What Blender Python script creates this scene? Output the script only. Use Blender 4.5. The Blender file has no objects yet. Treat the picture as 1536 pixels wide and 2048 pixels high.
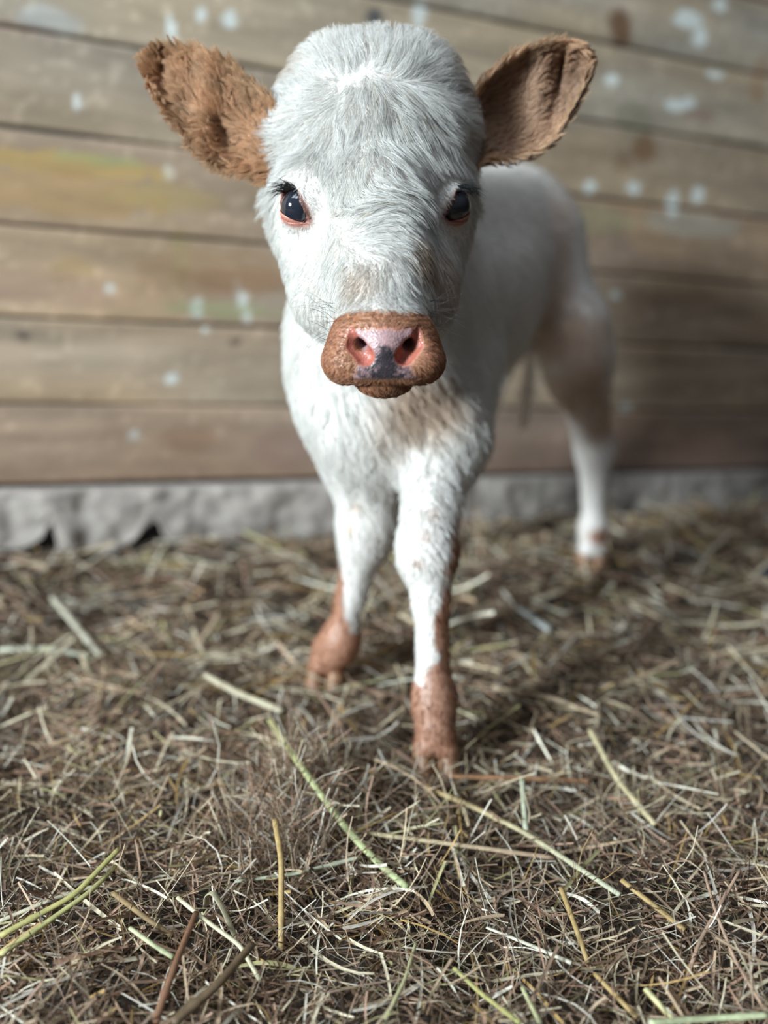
import bpy, math
import numpy as np
from mathutils import Matrix, Vector

rng = np.random.default_rng(7)
F32 = np.float32
# ------------------------------------------------------------------ camera, world, lights
FPX = 1900.0
CAM_H = 0.58
PIT = math.atan((1024 - 450) / FPX)
CP, SP = math.cos(PIT), math.sin(PIT)
scene = bpy.context.scene
cd = bpy.data.cameras.new('camera')
cam = bpy.data.objects.new('camera', cd)
scene.collection.objects.link(cam)
cam.location = (0, 0, CAM_H)
cam.rotation_euler = (math.pi / 2 - PIT, 0, 0)
cd.sensor_fit = 'VERTICAL'
cd.sensor_height = 36.0
cd.lens = FPX / 2048 * 36.0
cd.clip_start = 0.05
cd.dof.use_dof = True
cd.dof.focus_distance = 0.82
cd.dof.aperture_fstop = 1.75
scene.camera = cam

w = bpy.data.worlds.new('world')
scene.world = w
w.use_nodes = True
wn = w.node_tree.nodes
wl = w.node_tree.links
bg = wn['Background']
# dim barn daylight: cooler and brighter from above and from the open front, dark from below
tc = wn.new('ShaderNodeTexCoord')
sx = wn.new('ShaderNodeSeparateXYZ')
wl.new(tc.outputs['Generated'], sx.inputs[0])
ramp = wn.new('ShaderNodeValToRGB')
mr = wn.new('ShaderNodeMapRange')
mr.inputs['From Min'].default_value = -1
mr.inputs['From Max'].default_value = 1
wl.new(sx.outputs['Z'], mr.inputs['Value'])
wl.new(mr.outputs[0], ramp.inputs[0])
ramp.color_ramp.elements[0].color = (0.10, 0.085, 0.075, 1)
ramp.color_ramp.elements[1].color = (0.50, 0.55, 0.62, 1)
e = ramp.color_ramp.elements.new(0.5)
e.color = (0.30, 0.31, 0.33, 1)
wl.new(ramp.outputs[0], bg.inputs['Color'])
# the open side of the barn is on the left and in front: ambient light fades towards the closed right end
dt = wn.new('ShaderNodeVectorMath')
dt.operation = 'DOT_PRODUCT'
dt.inputs[1].default_value = (-0.70, -0.50, 0.45)
wl.new(tc.outputs['Generated'], dt.inputs[0])
mr2 = wn.new('ShaderNodeMapRange')
mr2.inputs['From Min'].default_value = -0.7
mr2.inputs['From Max'].default_value = 0.9
mr2.inputs['To Min'].default_value = 0.07
mr2.inputs['To Max'].default_value = 0.48
wl.new(dt.outputs['Value'], mr2.inputs['Value'])
wl.new(mr2.outputs[0], bg.inputs['Strength'])


def area(name, loc, target, sx_, sy_, power, col):
    ld = bpy.data.lights.new(name, 'AREA')
    ld.shape = 'RECTANGLE'
    ld.size = sx_
    ld.size_y = sy_
    ld.energy = power
    ld.color = col
    o = bpy.data.objects.new(name, ld)
    scene.collection.objects.link(o)
    o.location = loc
    o.rotation_euler = (Vector(target) - Vector(loc)).to_track_quat('-Z', 'Y').to_euler()
    return o


# daylight through the barn doorway, behind and left of the camera
area('doorway_daylight', (-3.05, -1.68, 1.74), (0.0, 1.2, 0.4), 0.7, 0.95, 385, (0.83, 0.95, 1.0))
# skylight high above the stall
area('skylight', (-0.6, 0.4, 3.0), (0.1, 1.2, 0.3), 1.2, 1.2, 30, (0.82, 0.92, 1.0))
vs = scene.view_settings
vs.view_transform = 'Standard'
vs.look = 'None'
vs.exposure = 0.16
vs.gamma = 1.0
vs.use_curve_mapping = False
scene.cycles.max_bounces = 6
scene.cycles.diffuse_bounces = 4
scene.cycles.glossy_bounces = 2
scene.cycles.transmission_bounces = 4
scene.cycles.adaptive_threshold = 0.02
scene.cycles.caustics_reflective = False
scene.cycles.caustics_refractive = False


# ------------------------------------------------------------------ helpers
def P(px, py, d):
    x = (px - 768) / FPX * d
    y = (1024 - py) / FPX * d
    return np.array([x, d * CP + y * SP, CAM_H - d * SP + y * CP])


def unproj(p):
    """world point -> (photo x, photo y, depth), for arrays"""
    y = p[..., 1]
    z = p[..., 2] - CAM_H
    d = y * CP - z * SP
    v = y * SP + z * CP
    return 768 + p[..., 0] / d * FPX, 1024 - v / d * FPX, d


def nrm(v):
    v = np.asarray(v, dtype=np.float64)
    return v / np.maximum(np.linalg.norm(v, axis=-1, keepdims=True), 1e-9)


def _hash(ix, iy, iz, seed):
    h = (ix * 374761393 + iy * 668265263 + iz * 2147483647 + seed * 974711) & 0xffffffff
    h = ((h ^ (h >> 13)) * 1274126177) & 0xffffffff
    h = (h ^ (h >> 16)) & 0xffff
    return h / 65535.0


def vnoise(p, scale, seed=0):
    """smooth value noise in -1..1, p (...,3)"""
    q = np.asarray(p, dtype=np.float64) / scale + 1000.0
    i = np.floor(q).astype(np.int64)
    f = q - i
    f = f * f * (3 - 2 * f)
    r = 0
    for a in (0, 1):
        for b in (0, 1):
            for c in (0, 1):
                wgt = (f[..., 0] if a else 1 - f[..., 0]) * (f[..., 1] if b else 1 - f[..., 1]) * (f[..., 2] if c else 1 - f[..., 2])
                r = r + wgt * _hash(i[..., 0] + a, i[..., 1] + b, i[..., 2] + c, seed)
    return r * 2 - 1


def vnoise3(p, scale, seed=0):
    return np.stack([vnoise(p, scale, seed), vnoise(p, scale, seed + 11), vnoise(p, scale, seed + 23)], axis=-1)


def smooth(a, b, x):
    t = np.clip((x - a) / (b - a), 0, 1)
    return t * t * (3 - 2 * t)


def mesh_obj(name, verts, faces, mat, parent=None, colors=None, smooth_shade=True, matrix=None):
    me = bpy.data.meshes.new(name)
    verts = np.asarray(verts, dtype=np.float32)
    faces = np.asarray(faces)
    if faces.dtype != object and faces.ndim == 2:
        n, k = faces.shape
        me.vertices.add(len(verts))
        me.vertices.foreach_set('co', verts.ravel())
        me.loops.add(n * k)
        me.loops.foreach_set('vertex_index', faces.astype(np.int32).ravel())
        me.polygons.add(n)
        me.polygons.foreach_set('loop_start', np.arange(0, n * k, k, dtype=np.int32))
        me.update(calc_edges=True)
        me.validate()
    else:
        me.from_pydata([tuple(v) for v in verts], [], [tuple(f) for f in faces])
    if smooth_shade:
        me.polygons.foreach_set('use_smooth', np.ones(len(me.polygons), dtype=bool))
    if colors is not None:
        at = me.color_attributes.new('tint', 'FLOAT_COLOR', 'POINT')
        c = np.ones((len(verts), 4), dtype=np.float32)
        c[:, :3] = colors
        at.data.foreach_set('color', c.ravel())
    me.materials.append(mat)
    o = bpy.data.objects.new(name, me)
    scene.collection.objects.link(o)
    if parent is not None:
        o.parent = parent
    if matrix is not None:
        o.matrix_world = matrix
    return o


def tag(o, label, cat, group=None, kind=None):
    if label:
        o['label'] = label
    if cat:
        o['category'] = cat
    if group:
        o['group'] = group
    if kind:
        o['kind'] = kind
    return o


# ------------------------------------------------------------------ materials
def new_mat(name):
    m = bpy.data.materials.new(name)
    m.use_nodes = True
    nt = m.node_tree
    return m, nt, nt.nodes['Principled BSDF']


def attr_node(nt):
    a = nt.nodes.new('ShaderNodeAttribute')
    a.attribute_name = 'tint'
    return a


def noise_mul(nt, colsock, scale, lo, hi, detail=6, stretch=None, coord='Object'):
    tc = nt.nodes.new('ShaderNodeTexCoord')
    mp = nt.nodes.new('ShaderNodeMapping')
    if stretch:
        mp.inputs['Scale'].default_value = stretch
    nt.links.new(tc.outputs[coord], mp.inputs[0])
    n = nt.nodes.new('ShaderNodeTexNoise')
    n.inputs['Scale'].default_value = scale
    n.inputs['Detail'].default_value = detail
    n.inputs['Roughness'].default_value = 0.65
    nt.links.new(mp.outputs[0], n.inputs['Vector'])
    r = nt.nodes.new('ShaderNodeMapRange')
    r.inputs['From Min'].default_value = 0.3
    r.inputs['From Max'].default_value = 0.7
    r.inputs['To Min'].default_value = lo
    r.inputs['To Max'].default_value = hi
    nt.links.new(n.outputs['Fac'], r.inputs['Value'])
    mx = nt.nodes.new('ShaderNodeVectorMath')
    mx.operation = 'SCALE'
    nt.links.new(colsock, mx.inputs[0])
    nt.links.new(r.outputs[0], mx.inputs['Scale'])
    return mx.outputs[0], n.outputs['Fac']


def mat_hair():
    m = bpy.data.materials.new('coat_hair')
    m.use_nodes = True
    nt = m.node_tree
    nt.nodes.clear()
    out = nt.nodes.new('ShaderNodeOutputMaterial')
    a = attr_node(nt)
    p = nt.nodes.new('ShaderNodeBsdfPrincipled')
    p.inputs['Roughness'].default_value = 0.42
    p.inputs['Specular IOR Level'].default_value = 0.35
    t = nt.nodes.new('ShaderNodeBsdfTranslucent')
    mx = nt.nodes.new('ShaderNodeMixShader')
    mx.inputs[0].default_value = 0.33
    nt.links.new(a.outputs['Color'], p.inputs['Base Color'])
    nt.links.new(a.outputs['Color'], t.inputs['Color'])
    nt.links.new(p.outputs[0], mx.inputs[1])
    nt.links.new(t.outputs[0], mx.inputs[2])
    nt.links.new(mx.outputs[0], out.inputs['Surface'])
    return m


def mat_skin():
    m, nt, p = new_mat('calf_skin')
    a = attr_node(nt)
    c, f = noise_mul(nt, a.outputs['Color'], 300, 0.8, 1.15, 3)
    nt.links.new(c, p.inputs['Base Color'])
    v = nt.nodes.new('ShaderNodeTexVoronoi')
    v.inputs['Scale'].default_value = 620
    tc = nt.nodes.new('ShaderNodeTexCoord')
    nt.links.new(tc.outputs['Object'], v.inputs['Vector'])
    b = nt.nodes.new('ShaderNodeBump')
    b.inputs['Strength'].default_value = 0.5
    b.inputs['Distance'].default_value = 0.0007
    nt.links.new(v.outputs['Distance'], b.inputs['Height'])
    nt.links.new(b.outputs[0], p.inputs['Normal'])
    p.inputs['Roughness'].default_value = 0.36
    p.inputs['Subsurface Weight'].default_value = 0.15
    p.inputs['Subsurface Radius'].default_value = (0.01, 0.004, 0.002)
    return m


def mat_simple(name, col, rough=0.6, nscale=None, lo=0.8, hi=1.2, stretch=None, bump=0.0, bdist=0.002):
    m, nt, p = new_mat(name)
    rgb = nt.nodes.new('ShaderNodeRGB')
    rgb.outputs[0].default_value = (*col, 1)
    if nscale:
        c, f = noise_mul(nt, rgb.outputs[0], nscale, lo, hi, stretch=stretch)
        nt.links.new(c, p.inputs['Base Color'])
        if bump:
            b = nt.nodes.new('ShaderNodeBump')
            b.inputs['Strength'].default_value = bump
            b.inputs['Distance'].default_value = bdist
            nt.links.new(f, b.inputs['Height'])
            nt.links.new(b.outputs[0], p.inputs['Normal'])
    else:
        nt.links.new(rgb.outputs[0], p.inputs['Base Color'])
    p.inputs['Roughness'].default_value = rough
    return m


def mat_tinted(name, rough, nscale, lo, hi, stretch=None, bump=0.3, bdist=0.002, detail=6, translucent=0.0):
    m, nt, p = new_mat(name)
    a = attr_node(nt)
    c, f = noise_mul(nt, a.outputs['Color'], nscale, lo, hi, detail, stretch)
    nt.links.new(c, p.inputs['Base Color'])
    p.inputs['Roughness'].default_value = rough
    if bump:
        b = nt.nodes.new('ShaderNodeBump')
        b.inputs['Strength'].default_value = bump
        b.inputs['Distance'].default_value = bdist
        nt.links.new(f, b.inputs['Height'])
        nt.links.new(b.outputs[0], p.inputs['Normal'])
    if translucent:
        t = nt.nodes.new('ShaderNodeBsdfTranslucent')
        nt.links.new(c, t.inputs['Color'])
        mx = nt.nodes.new('ShaderNodeMixShader')
        mx.inputs[0].default_value = translucent
        nt.links.new(p.outputs[0], mx.inputs[1])
        nt.links.new(t.outputs[0], mx.inputs[2])
        nt.links.new(mx.outputs[0], nt.nodes['Material Output'].inputs['Surface'])
    return m


M_HAIR = mat_hair()
M_SKIN = mat_skin()
M_WOOD = mat_tinted('weathered_boards', 0.75, 9, 0.72, 1.25, stretch=(0.35, 2.6, 2.6), bump=0.5, bdist=0.003)
M_CONC = mat_tinted('old_concrete', 0.9, 22, 0.75, 1.2, bump=0.8, bdist=0.004)
M_DIRT = mat_tinted('trodden_litter', 0.95, 90, 0.5, 1.4, bump=1.0, bdist=0.006)
M_HAY = mat_tinted('dry_hay', 0.62, 160, 0.75, 1.2, bump=0.0, translucent=0.18)
M_EYE = mat_simple('eyeball', (0.010, 0.013, 0.022), 0.03)
M_IRIS = mat_simple('iris', (0.035, 0.045, 0.07), 0.05, 200, 0.7, 1.3)
M_HOOF = mat_simple('hoof_horn', (0.27, 0.145, 0.08), 0.5, 40, 0.5, 1.3, stretch=(1, 1, 3), bump=0.4, bdist=0.001)
M_LASH = mat_simple('lash_hair', (0.012, 0.008, 0.007), 0.45)
for _m in (M_EYE,):
    _m.node_tree.nodes['Principled BSDF'].inputs['Coat Weight'].default_value = 1.0

# ------------------------------------------------------------------ back wall of boards
W0 = P(100, 1090, 1.65)
PD = nrm(np.array([4232.0, 169 * SP + 1900 * CP, 169 * CP - 1900 * SP]))     # board direction
WN = nrm(np.array([PD[1], -PD[0], 0.0]))                                     # wall normal, into the stall
PU = nrm(np.cross(WN, PD))
if PU[2] < 0:
    PU = -PU
WALL_BACK = 0.03
WO = W0 - WN * WALL_BACK


def wall_ab(px, py, off=0.0):
    """where the sight line through a photo point meets the wall, in wall coordinates"""
    r = P(px, py, 1.0) - np.array([0, 0, CAM_H])
    o = np.array([0, 0, CAM_H])
    base = WO + WN * off
    t = np.dot(base - o, WN) / np.dot(r, WN)
    q = o + r * t - WO
    return np.dot(q, PD), np.dot(q, PU)


edges = [wall_ab(0, y)[1] for y in (972, 808, 632, 445, 251, 50)]
edges[1] += 0.0
step = edges[5] - edges[4]
for k in range(9):
    edges.append(edges[-1] + step * (1.0, 0.96, 1.05)[k % 3])
spots = []   # (a, b, ra, rb, colour, strength)


def stain(px, py, rx, ry, col, st=1.0, rot=0.0):
    a, b = wall_ab(px, py)
    a2, _ = wall_ab(px + 10, py)
    _, b2 = wall_ab(px, py - 10)
    spots.append((a, b, abs(a2 - a) * rx / 10, abs(b2 - b) * ry / 10, np.array(col), st, rot))


WHITE = (0.62, 0.66, 0.64)
for s_ in ((402, 30, 12, 16), (460, 38, 13, 20), (840, 30, 14, 24), (155, 205, 9, 18), (218, 578, 10, 12), (335, 345, 9, 14),
           (395, 615, 13, 20), (343, 757, 14, 10), (270, 870, 9, 11), (1180, 375, 12, 12), (1268, 375, 14, 14), (1345, 405, 13, 26),
           (1396, 390, 12, 18), (1350, 210, 22, 12), (1378, 205, 14, 14), (1440, 8, 14, 16), (1230, 590, 12, 10), (1250, 815, 14, 8),
           (1375, 40, 30, 18), (1400, 75, 14, 22), (410, 660, 8, 6), (1225, 160, 16, 12), (1430, 150, 18, 8)):
    stain(*s_, WHITE, 0.85)
stain(342, 55, 9, 34, WHITE, 0.85, -0.35)
stain(484, 600, 9, 46, WHITE, 0.8, -0.33)
stain(95, 40, 60, 30, (0.40, 0.42, 0.42), 0.55)
stain(140, 330, 190, 24, (0.38, 0.25, 0.09), 0.85)
stain(250, 470, 260, 60, (0.27, 0.19, 0.12), 0.45)
stain(420, 540, 150, 50, (0.25, 0.15, 0.08), 0.5)
stain(300, 900, 300, 40, (0.25, 0.17, 0.12), 0.45)
stain(120, 385, 220, 40, (0.34, 0.21, 0.09), 0.7)
stain(330, 395, 120, 26, (0.30, 0.22, 0.09), 0.6)
stain(200, 320, 90, 12, (0.26, 0.30, 0.14), 0.5)
stain(140, 540, 50, 25, (0.33, 0.22, 0.10), 0.6)
stain(360, 520, 20, 70, (0.28, 0.22, 0.10), 0.5)
stain(100, 580, 150, 40, (0.27, 0.17, 0.12), 0.5)
stain(480, 560, 120, 26, (0.22, 0.12, 0.06), 0.6)
stain(440, 620, 120, 14, (0.24, 0.26, 0.13), 0.6)
stain(1240, 50, 26, 34, (0.13, 0.065, 0.03), 0.9)
stain(1240, 85, 18, 14, (0.13, 0.065, 0.03), 0.7)
stain(1290, 295, 26, 28, (0.17, 0.09, 0.04), 0.8)
stain(1245, 325, 20, 18, (0.18, 0.11, 0.06), 0.6)
stain(1270, 240, 40, 40, (0.17, 0.16, 0.10), 0.5)
stain(1400, 230, 30, 14, (0.20, 0.11, 0.08), 0.5)
stain(1200, 440, 60, 30, (0.27, 0.27, 0.16), 0.5)
stain(1380, 450, 90, 24, (0.34, 0.34, 0.30), 0.5)
stain(1520, 160, 18, 50, (0.26, 0.16, 0.09), 0.6)
stain(45, 670, 14, 10, (0.08, 0.06, 0.05), 0.8)
stain(470, 685, 14, 10, (0.10, 0.07, 0.05), 0.8)
stain(750, 35, 16, 16, (0.05, 0.055, 0.06), 0.9)
stain(380, 880, 60, 26, (0.22, 0.12, 0.07), 0.5)
stain(580, 900, 70, 40, (0.23, 0.14, 0.11), 0.6)
stain(60, 60, 70, 10, (0.2, 0.11, 0.07), 0.5)
stain(1200, 520, 120, 60, (0.22, 0.16, 0.13), 0.5)

BW = 0.30
vv, ff, cc = [], [], []
nv = 0
board_base = [(.30, .225, .165), (.31, .25, .185), (.32, .25, .18), (.285, .215, .15), (.27, .225, .17), (.31, .27, .21),
              (.29, .26, .21)]
for k in range(len(edges) - 1):
    b0, b1 = edges[k] + 0.0013, edges[k + 1] - 0.0013
    A = np.concatenate([np.arange(-2.4, -0.5, 0.05), np.arange(-0.5, 2.0, 0.008), np.arange(2.0, 4.5, 0.05)])
    if k > 6:
        A = np.arange(-2.4, 4.5, 0.05)
    B = np.concatenate([[b0, b0 + .0015, b0 + .004], np.linspace(b0 + .008, b1 - .008, 20 if k < 7 else 4), [b1 - .004, b1 - .0015, b1]])
    Z = np.concatenate([[-.012, -.002, -.0004], np.zeros(20 if k < 7 else 4), [-.0004, -.002, -.012]])
    AA, BB = np.meshgrid(A, B, indexing='ij')
    ZZ = np.broadcast_to(Z, AA.shape).copy()
    off = (0.0, 0.0012, -0.001, 0.001, -0.0006, 0.001)[k % 6]
    pts = np.stack([AA, BB, ZZ * 0], -1)
    ZZ += off + 0.0015 * vnoise(pts * [0.2, 1, 1], 0.03, k) + 0.003 * vnoise(pts * [0.1, 0.1, 1], 0.1, k + 50)
    BBn = BB + 0.0015 * vnoise(np.stack([AA, AA * 0 + k, AA * 0], -1), 0.25, 5)
    V = np.stack([AA, BBn, ZZ], -1).reshape(-1, 3)
    na, nb = AA.shape
    idx = np.arange(na * nb).reshape(na, nb) + nv
    q = np.stack([idx[:-1, :-1], idx[1:, :-1], idx[1:, 1:], idx[:-1, 1:]], -1).reshape(-1, 4)
    C = np.ones((len(V), 3)) * np.array(board_base[k % 7]) * np.array([1.06, .985, .93])
    # broad colour drift: pinkish grey, olive, brown along the grain
    g = vnoise(V * [0.35, 3, 1] + k * 3, 0.10, 3)[:, None]
    C = C * (1 + 0.16 * g)
    g2 = vnoise(V * [0.5, 1.6, 1] + k * 5, 0.12, 9)[:, None]
    C = C * (1 + g2 * np.array([0.10, 0.02, -0.10]))
    g3 = vnoise(V * [1, 1, 1] + k * 5, 0.035, 19)[:, None]
    C = C * (1 + 0.10 * g3)
    # speckle of dried dung and dust
    sp = vnoise(V, 0.012, 33)[:, None]
    C = np.where(sp > 0.62, C * 1.25 + 0.02, C)
    for (a, b, ra, rb, col, st, rot) in spots:
        da, db = V[:, 0] - a, V[:, 1] - b
        da, db = da * math.cos(rot) - db * math.sin(rot), da * math.sin(rot) + db * math.cos(rot)
        r = np.sqrt((da / ra) ** 2 + (db / rb) ** 2) + 0.25 * vnoise(V, max(0.01, min(ra, rb)), 77)
        m = (1 - smooth(0.75, 1.25, r))[:, None] * st
        C = C * (1 - m) + col * m
    # lowest board: darker brown along its foot, reaching higher towards the right
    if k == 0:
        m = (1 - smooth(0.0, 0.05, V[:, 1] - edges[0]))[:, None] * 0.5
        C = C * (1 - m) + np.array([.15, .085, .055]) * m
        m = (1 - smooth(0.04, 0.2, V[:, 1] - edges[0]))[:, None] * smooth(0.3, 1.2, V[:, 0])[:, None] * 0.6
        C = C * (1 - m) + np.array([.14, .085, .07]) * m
    vv.append(V); ff.append(q); cc.append(C); nv += len(V)
# near-black backing added behind the boards, its colour supplies the darkness in the gaps
ba = np.array([[-2.5, edges[0] - .02, -.012], [4.6, edges[0] - .02, -.012], [4.6, edges[-1] + .02, -.012], [-2.5, edges[-1] + .02, -.012],
               [-2.5, edges[0] - .02, -.055], [4.6, edges[0] - .02, -.055], [4.6, edges[-1] + .02, -.055], [-2.5, edges[-1] + .02, -.055]])
bf = np.array([[0, 1, 2, 3], [7, 6, 5, 4], [0, 4, 5, 1], [1, 5, 6, 2], [2, 6, 7, 3], [3, 7, 4, 0]]) + nv
vv.append(ba); ff.append(bf); cc.append(np.ones((8, 3)) * 0.03)
WM = Matrix(((PD[0], PU[0], WN[0], WO[0]), (PD[1], PU[1], WN[1], WO[1]), (PD[2], PU[2], WN[2], WO[2]), (0, 0, 0, 1)))
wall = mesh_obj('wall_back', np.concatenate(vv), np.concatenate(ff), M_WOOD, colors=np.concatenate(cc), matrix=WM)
tag(wall, 'weathered brown plank stall wall with white bird splashes', 'wall', kind='structure')

# concrete footing under the boards, broken along its lower edge at the left
top_b = edges[0] - 0.003
A = np.concatenate([np.arange(-2.4, -0.3, 0.06), np.arange(-0.3, 1.9, 0.008), np.arange(1.9, 4.5, 0.06)])
keys = [(0, 1115), (60, 1085), (88, 1070), (100, 1040), (110, 1055), (118, 1118), (200, 1120), (240, 1100), (290, 1062), (316, 1040),
        (330, 1085), (400, 1085), (470, 1100), (560, 1120), (700, 1120)]
ka = [wall_ab(px, py, WALL_BACK) for px, py in keys]
kx = [a for a, b in ka]
ky = [b for a, b in ka]
low = np.interp(A, kx, ky, left=ky[0] - 0.02, right=-0.25)
low = np.where(A > kx[-1], top_b - 0.22, low) + 0.006 * vnoise(np.stack([A, A * 0, A * 0], -1), 0.02, 4)
TT = np.linspace(0, 1, 26)
prof_n = np.concatenate([[0.0, 0.026], 0.03 + 0.004 * np.ones(24), [0.0]])
vv = []
for i, a in enumerate(A):
    bs = np.concatenate([[top_b, top_b + 0.0], top_b - 0.004 - (top_b - 0.004 - low[i]) * np.linspace(0, 1, 24), [low[i] + 0.004]])
    vv.append(np.stack([np.full(27, a), bs, prof_n], -1))
V = np.array(vv)
n_ = vnoise(V, 0.03, 61) * 0.006 + vnoise(V, 0.012, 62) * 0.003
V[:, 2:26, 2] += n_[:, 2:26] + 0.012 * vnoise(V[:, 2:26] * [1, .7, 1], 0.07, 63)
na, nb = V.shape[:2]
idx = np.arange(na * nb).reshape(na, nb)
q = np.stack([idx[:-1, :-1], idx[:-1, 1:], idx[1:, 1:], idx[1:, :-1]], -1).reshape(-1, 4)
V = V.reshape(-1, 3)
C = np.ones((len(V), 3)) * np.array([.34, .30, .27]) * (1 + .15 * vnoise(V, .04, 8)[:, None])
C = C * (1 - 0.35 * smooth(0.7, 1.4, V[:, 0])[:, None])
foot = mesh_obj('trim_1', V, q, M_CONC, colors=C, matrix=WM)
tag(foot, 'pale broken concrete footing below the plank wall', 'footing', kind='structure')

# ------------------------------------------------------------------ ground
LFH = P(871, 1500, 1.05); LFH[2] = 0.0
RFH = P(655, 1335, 1.245); RFH[2] = 0.0
LHH = P(1183, 1098, 1.68); LHH[2] = 0.0
RHH = np.array([0.10, 1.66, 0.0])
HOOVES = [LFH, RFH, LHH, RHH]


def ground_z(x, y):
    p = np.stack([x, y, x * 0], -1)
    dw = (WO[0] - x) * -WN[0] + (WO[1] - y) * -WN[1]     # distance in front of wall is negative of this
    dist = (x - WO[0]) * WN[0] + (y - WO[1]) * WN[1]
    z = 0.012 * vnoise(p, 0.22, 1) + 0.009 * vnoise(p, 0.08, 2) + 0.005 * vnoise(p, 0.035, 3) - 0.004
    wgt = 1 - smooth(0.02, 0.42, dist)
    z = z + wgt * (-0.003 - 0.075 * x)
    mx_, my_ = P(600, 1640, 0.98)[:2]
    z = z + 0.022 * np.exp(-(((x - mx_) / 0.045) ** 2 + ((y - my_) / 0.06) ** 2))
    mx_, my_ = 0.30, 0.70
    z = z + 0.018 * np.exp(-(((x - mx_) / 0.12) ** 2 + ((y - my_) / 0.10) ** 2))
    for h in HOOVES:
        r2 = ((x - h[0]) ** 2 + (y - h[1]) ** 2)
        m = np.exp(-r2 / 0.045 ** 2)
        z = z * (1 - m) + (-0.004) * m
    return z


X = np.concatenate([np.arange(-3.5, -1.0, 0.08), np.arange(-1.0, 1.4, 0.011), np.arange(1.4, 4.5, 0.08)])
Y = np.concatenate([np.arange(-2.5, 0.4, 0.08), np.arange(0.4, 2.6, 0.011), np.arange(2.6, 4.2, 0.08)])
XX, YY = np.meshgrid(X, Y, indexing='ij')
ZZ = ground_z(XX, YY)
dist = (XX - WO[0]) * WN[0] + (YY - WO[1]) * WN[1]
ZZ = np.where(dist < -0.05, -0.05, ZZ)
V = np.stack([XX, YY, ZZ], -1)
na, nb = XX.shape
idx = np.arange(na * nb).reshape(na, nb)
q = np.stack([idx[:-1, :-1], idx[1:, :-1], idx[1:, 1:], idx[:-1, 1:]], -1).reshape(-1, 4)
V = V.reshape(-1, 3)
C = np.ones((len(V), 3)) * np.array([.045, .031, .021]) * (1 + .35 * vnoise(V, .05, 8)[:, None])
floor = mesh_obj('floor', V, q, M_DIRT, colors=C)
tag(floor, 'trodden brown earth and old bedding of the stall', 'floor', kind='structure')

# ------------------------------------------------------------------ hay litter
PAL = np.array([
    (.105, .062, .040), (.18, .112, .070), (.26, .17, .115), (.36, .26, .17), (.47, .375, .25), (.60, .52, .37),
    (.52, .47, .40), (.42, .38, .19), (.33, .20, .135), (.70, .65, .53), (.42, .27, .10)])


def ribbons(cx, cy, cz, az, tilt, length, width, bend, curl, roll, cols, nseg=4, fold=0.35, out=None):
    """n curved, slightly V-folded ribbons; returns verts, faces, colours"""
    n = len(cx)
    u = np.linspace(-0.5, 0.5, nseg + 1)
    d = np.stack([np.cos(az) * np.cos(tilt), np.sin(az) * np.cos(tilt), np.sin(tilt)], -1)
    side = np.stack([-np.sin(az), np.cos(az), az * 0], -1)
    upv = np.cross(d, side)
    upv = np.where(upv[:, 2:3] < 0, -upv, upv)
    s2 = side * np.cos(roll)[:, None] + upv * np.sin(roll)[:, None]
    u2 = np.cross(s2, d)
    c = np.stack([cx, cy, cz], -1)
    pts = (c[:, None] + d[:, None] * (u[None, :, None] * length[:, None, None])
           + side[:, None] * (bend[:, None, None] * (u[None, :, None] ** 2 * 4 - .33) * length[:, None, None] * .25)
           + upv[:, None] * (curl[:, None, None] * (.33 - u[None, :, None] ** 2 * 4) * length[:, None, None] * .25))
    taper = 1 - 0.55 * np.clip(u + 0.1, 0, 1) * 1.4
    wv = (width[:, None] * taper[None, :])[..., None] * 0.5
    a = pts - s2[:, None] * wv
    m = pts + u2[:, None] * wv * fold
    b = pts + s2[:, None] * wv
    V = np.stack([a, m, b], 2)                       # n, nseg+1, 3, 3
    k = (nseg + 1) * 3
    base = (np.arange(n) * k)[:, None]
    fl = []
    for i in range(nseg):
        for j in (0, 1):
            fl.append([i * 3 + j, i * 3 + j + 1, (i + 1) * 3 + j + 1, (i + 1) * 3 + j])
    fl = np.array(fl)
    faces = (base[:, :, None] + fl[None]).reshape(-1, 4)
    C = np.repeat(cols, k, axis=0)
    return V.reshape(-1, 3), faces, C


def scatter(n, xr, yr, lmin, lmax, wmin, wmax, tilt_s, zlo, zhi, pal_w, nseg=4, near_bias=0.0):
    x = rng.uniform(*xr, n)
    y = yr[0] + (yr[1] - yr[0]) * rng.random(n) ** (1 + near_bias)
    dist = (x - WO[0]) * WN[0] + (y - WO[1]) * WN[1]
    keep = dist > 0.055
    # only what the lens could see, with a wide margin for a step to the side
    keep &= (x > -0.45 * y - 0.35) & (x < 0.55 * y + 0.65)
    # keep the legs clear of hay at hoof height
    for h in HOOVES:
        keep &= ((x - h[0]) ** 2 + (y - h[1] - 0.0) ** 2) > 0.028 ** 2
    x, y = x[keep], y[keep]
    n = len(x)
    L = np.exp(rng.uniform(math.log(lmin), math.log(lmax), n))
    W = rng.uniform(wmin, wmax, n)
    az = rng.uniform(0, 2 * math.pi, n)
    tilt = rng.normal(0, tilt_s, n)
    tilt = np.clip(tilt, -0.75, 0.75)
    z = ground_z(x, y) + rng.uniform(zlo, zhi, n) + np.abs(np.sin(tilt)) * L * 0.28
    ci = rng.choice(len(PAL), n, p=np.array(pal_w) / np.sum(pal_w))
    tone = vnoise(np.stack([x, y, x * 0], -1), 0.12, 71)
    cols = PAL[ci] * rng.uniform(0.75, 1.2, (n, 1)) * (1 + 0.30 * tone[:, None])
    return ribbons(x, y, z, az, tilt, L, W, rng.normal(0, .16, n), rng.normal(0, .14, n), rng.uniform(-1.3, 1.3, n), cols, nseg)


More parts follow.
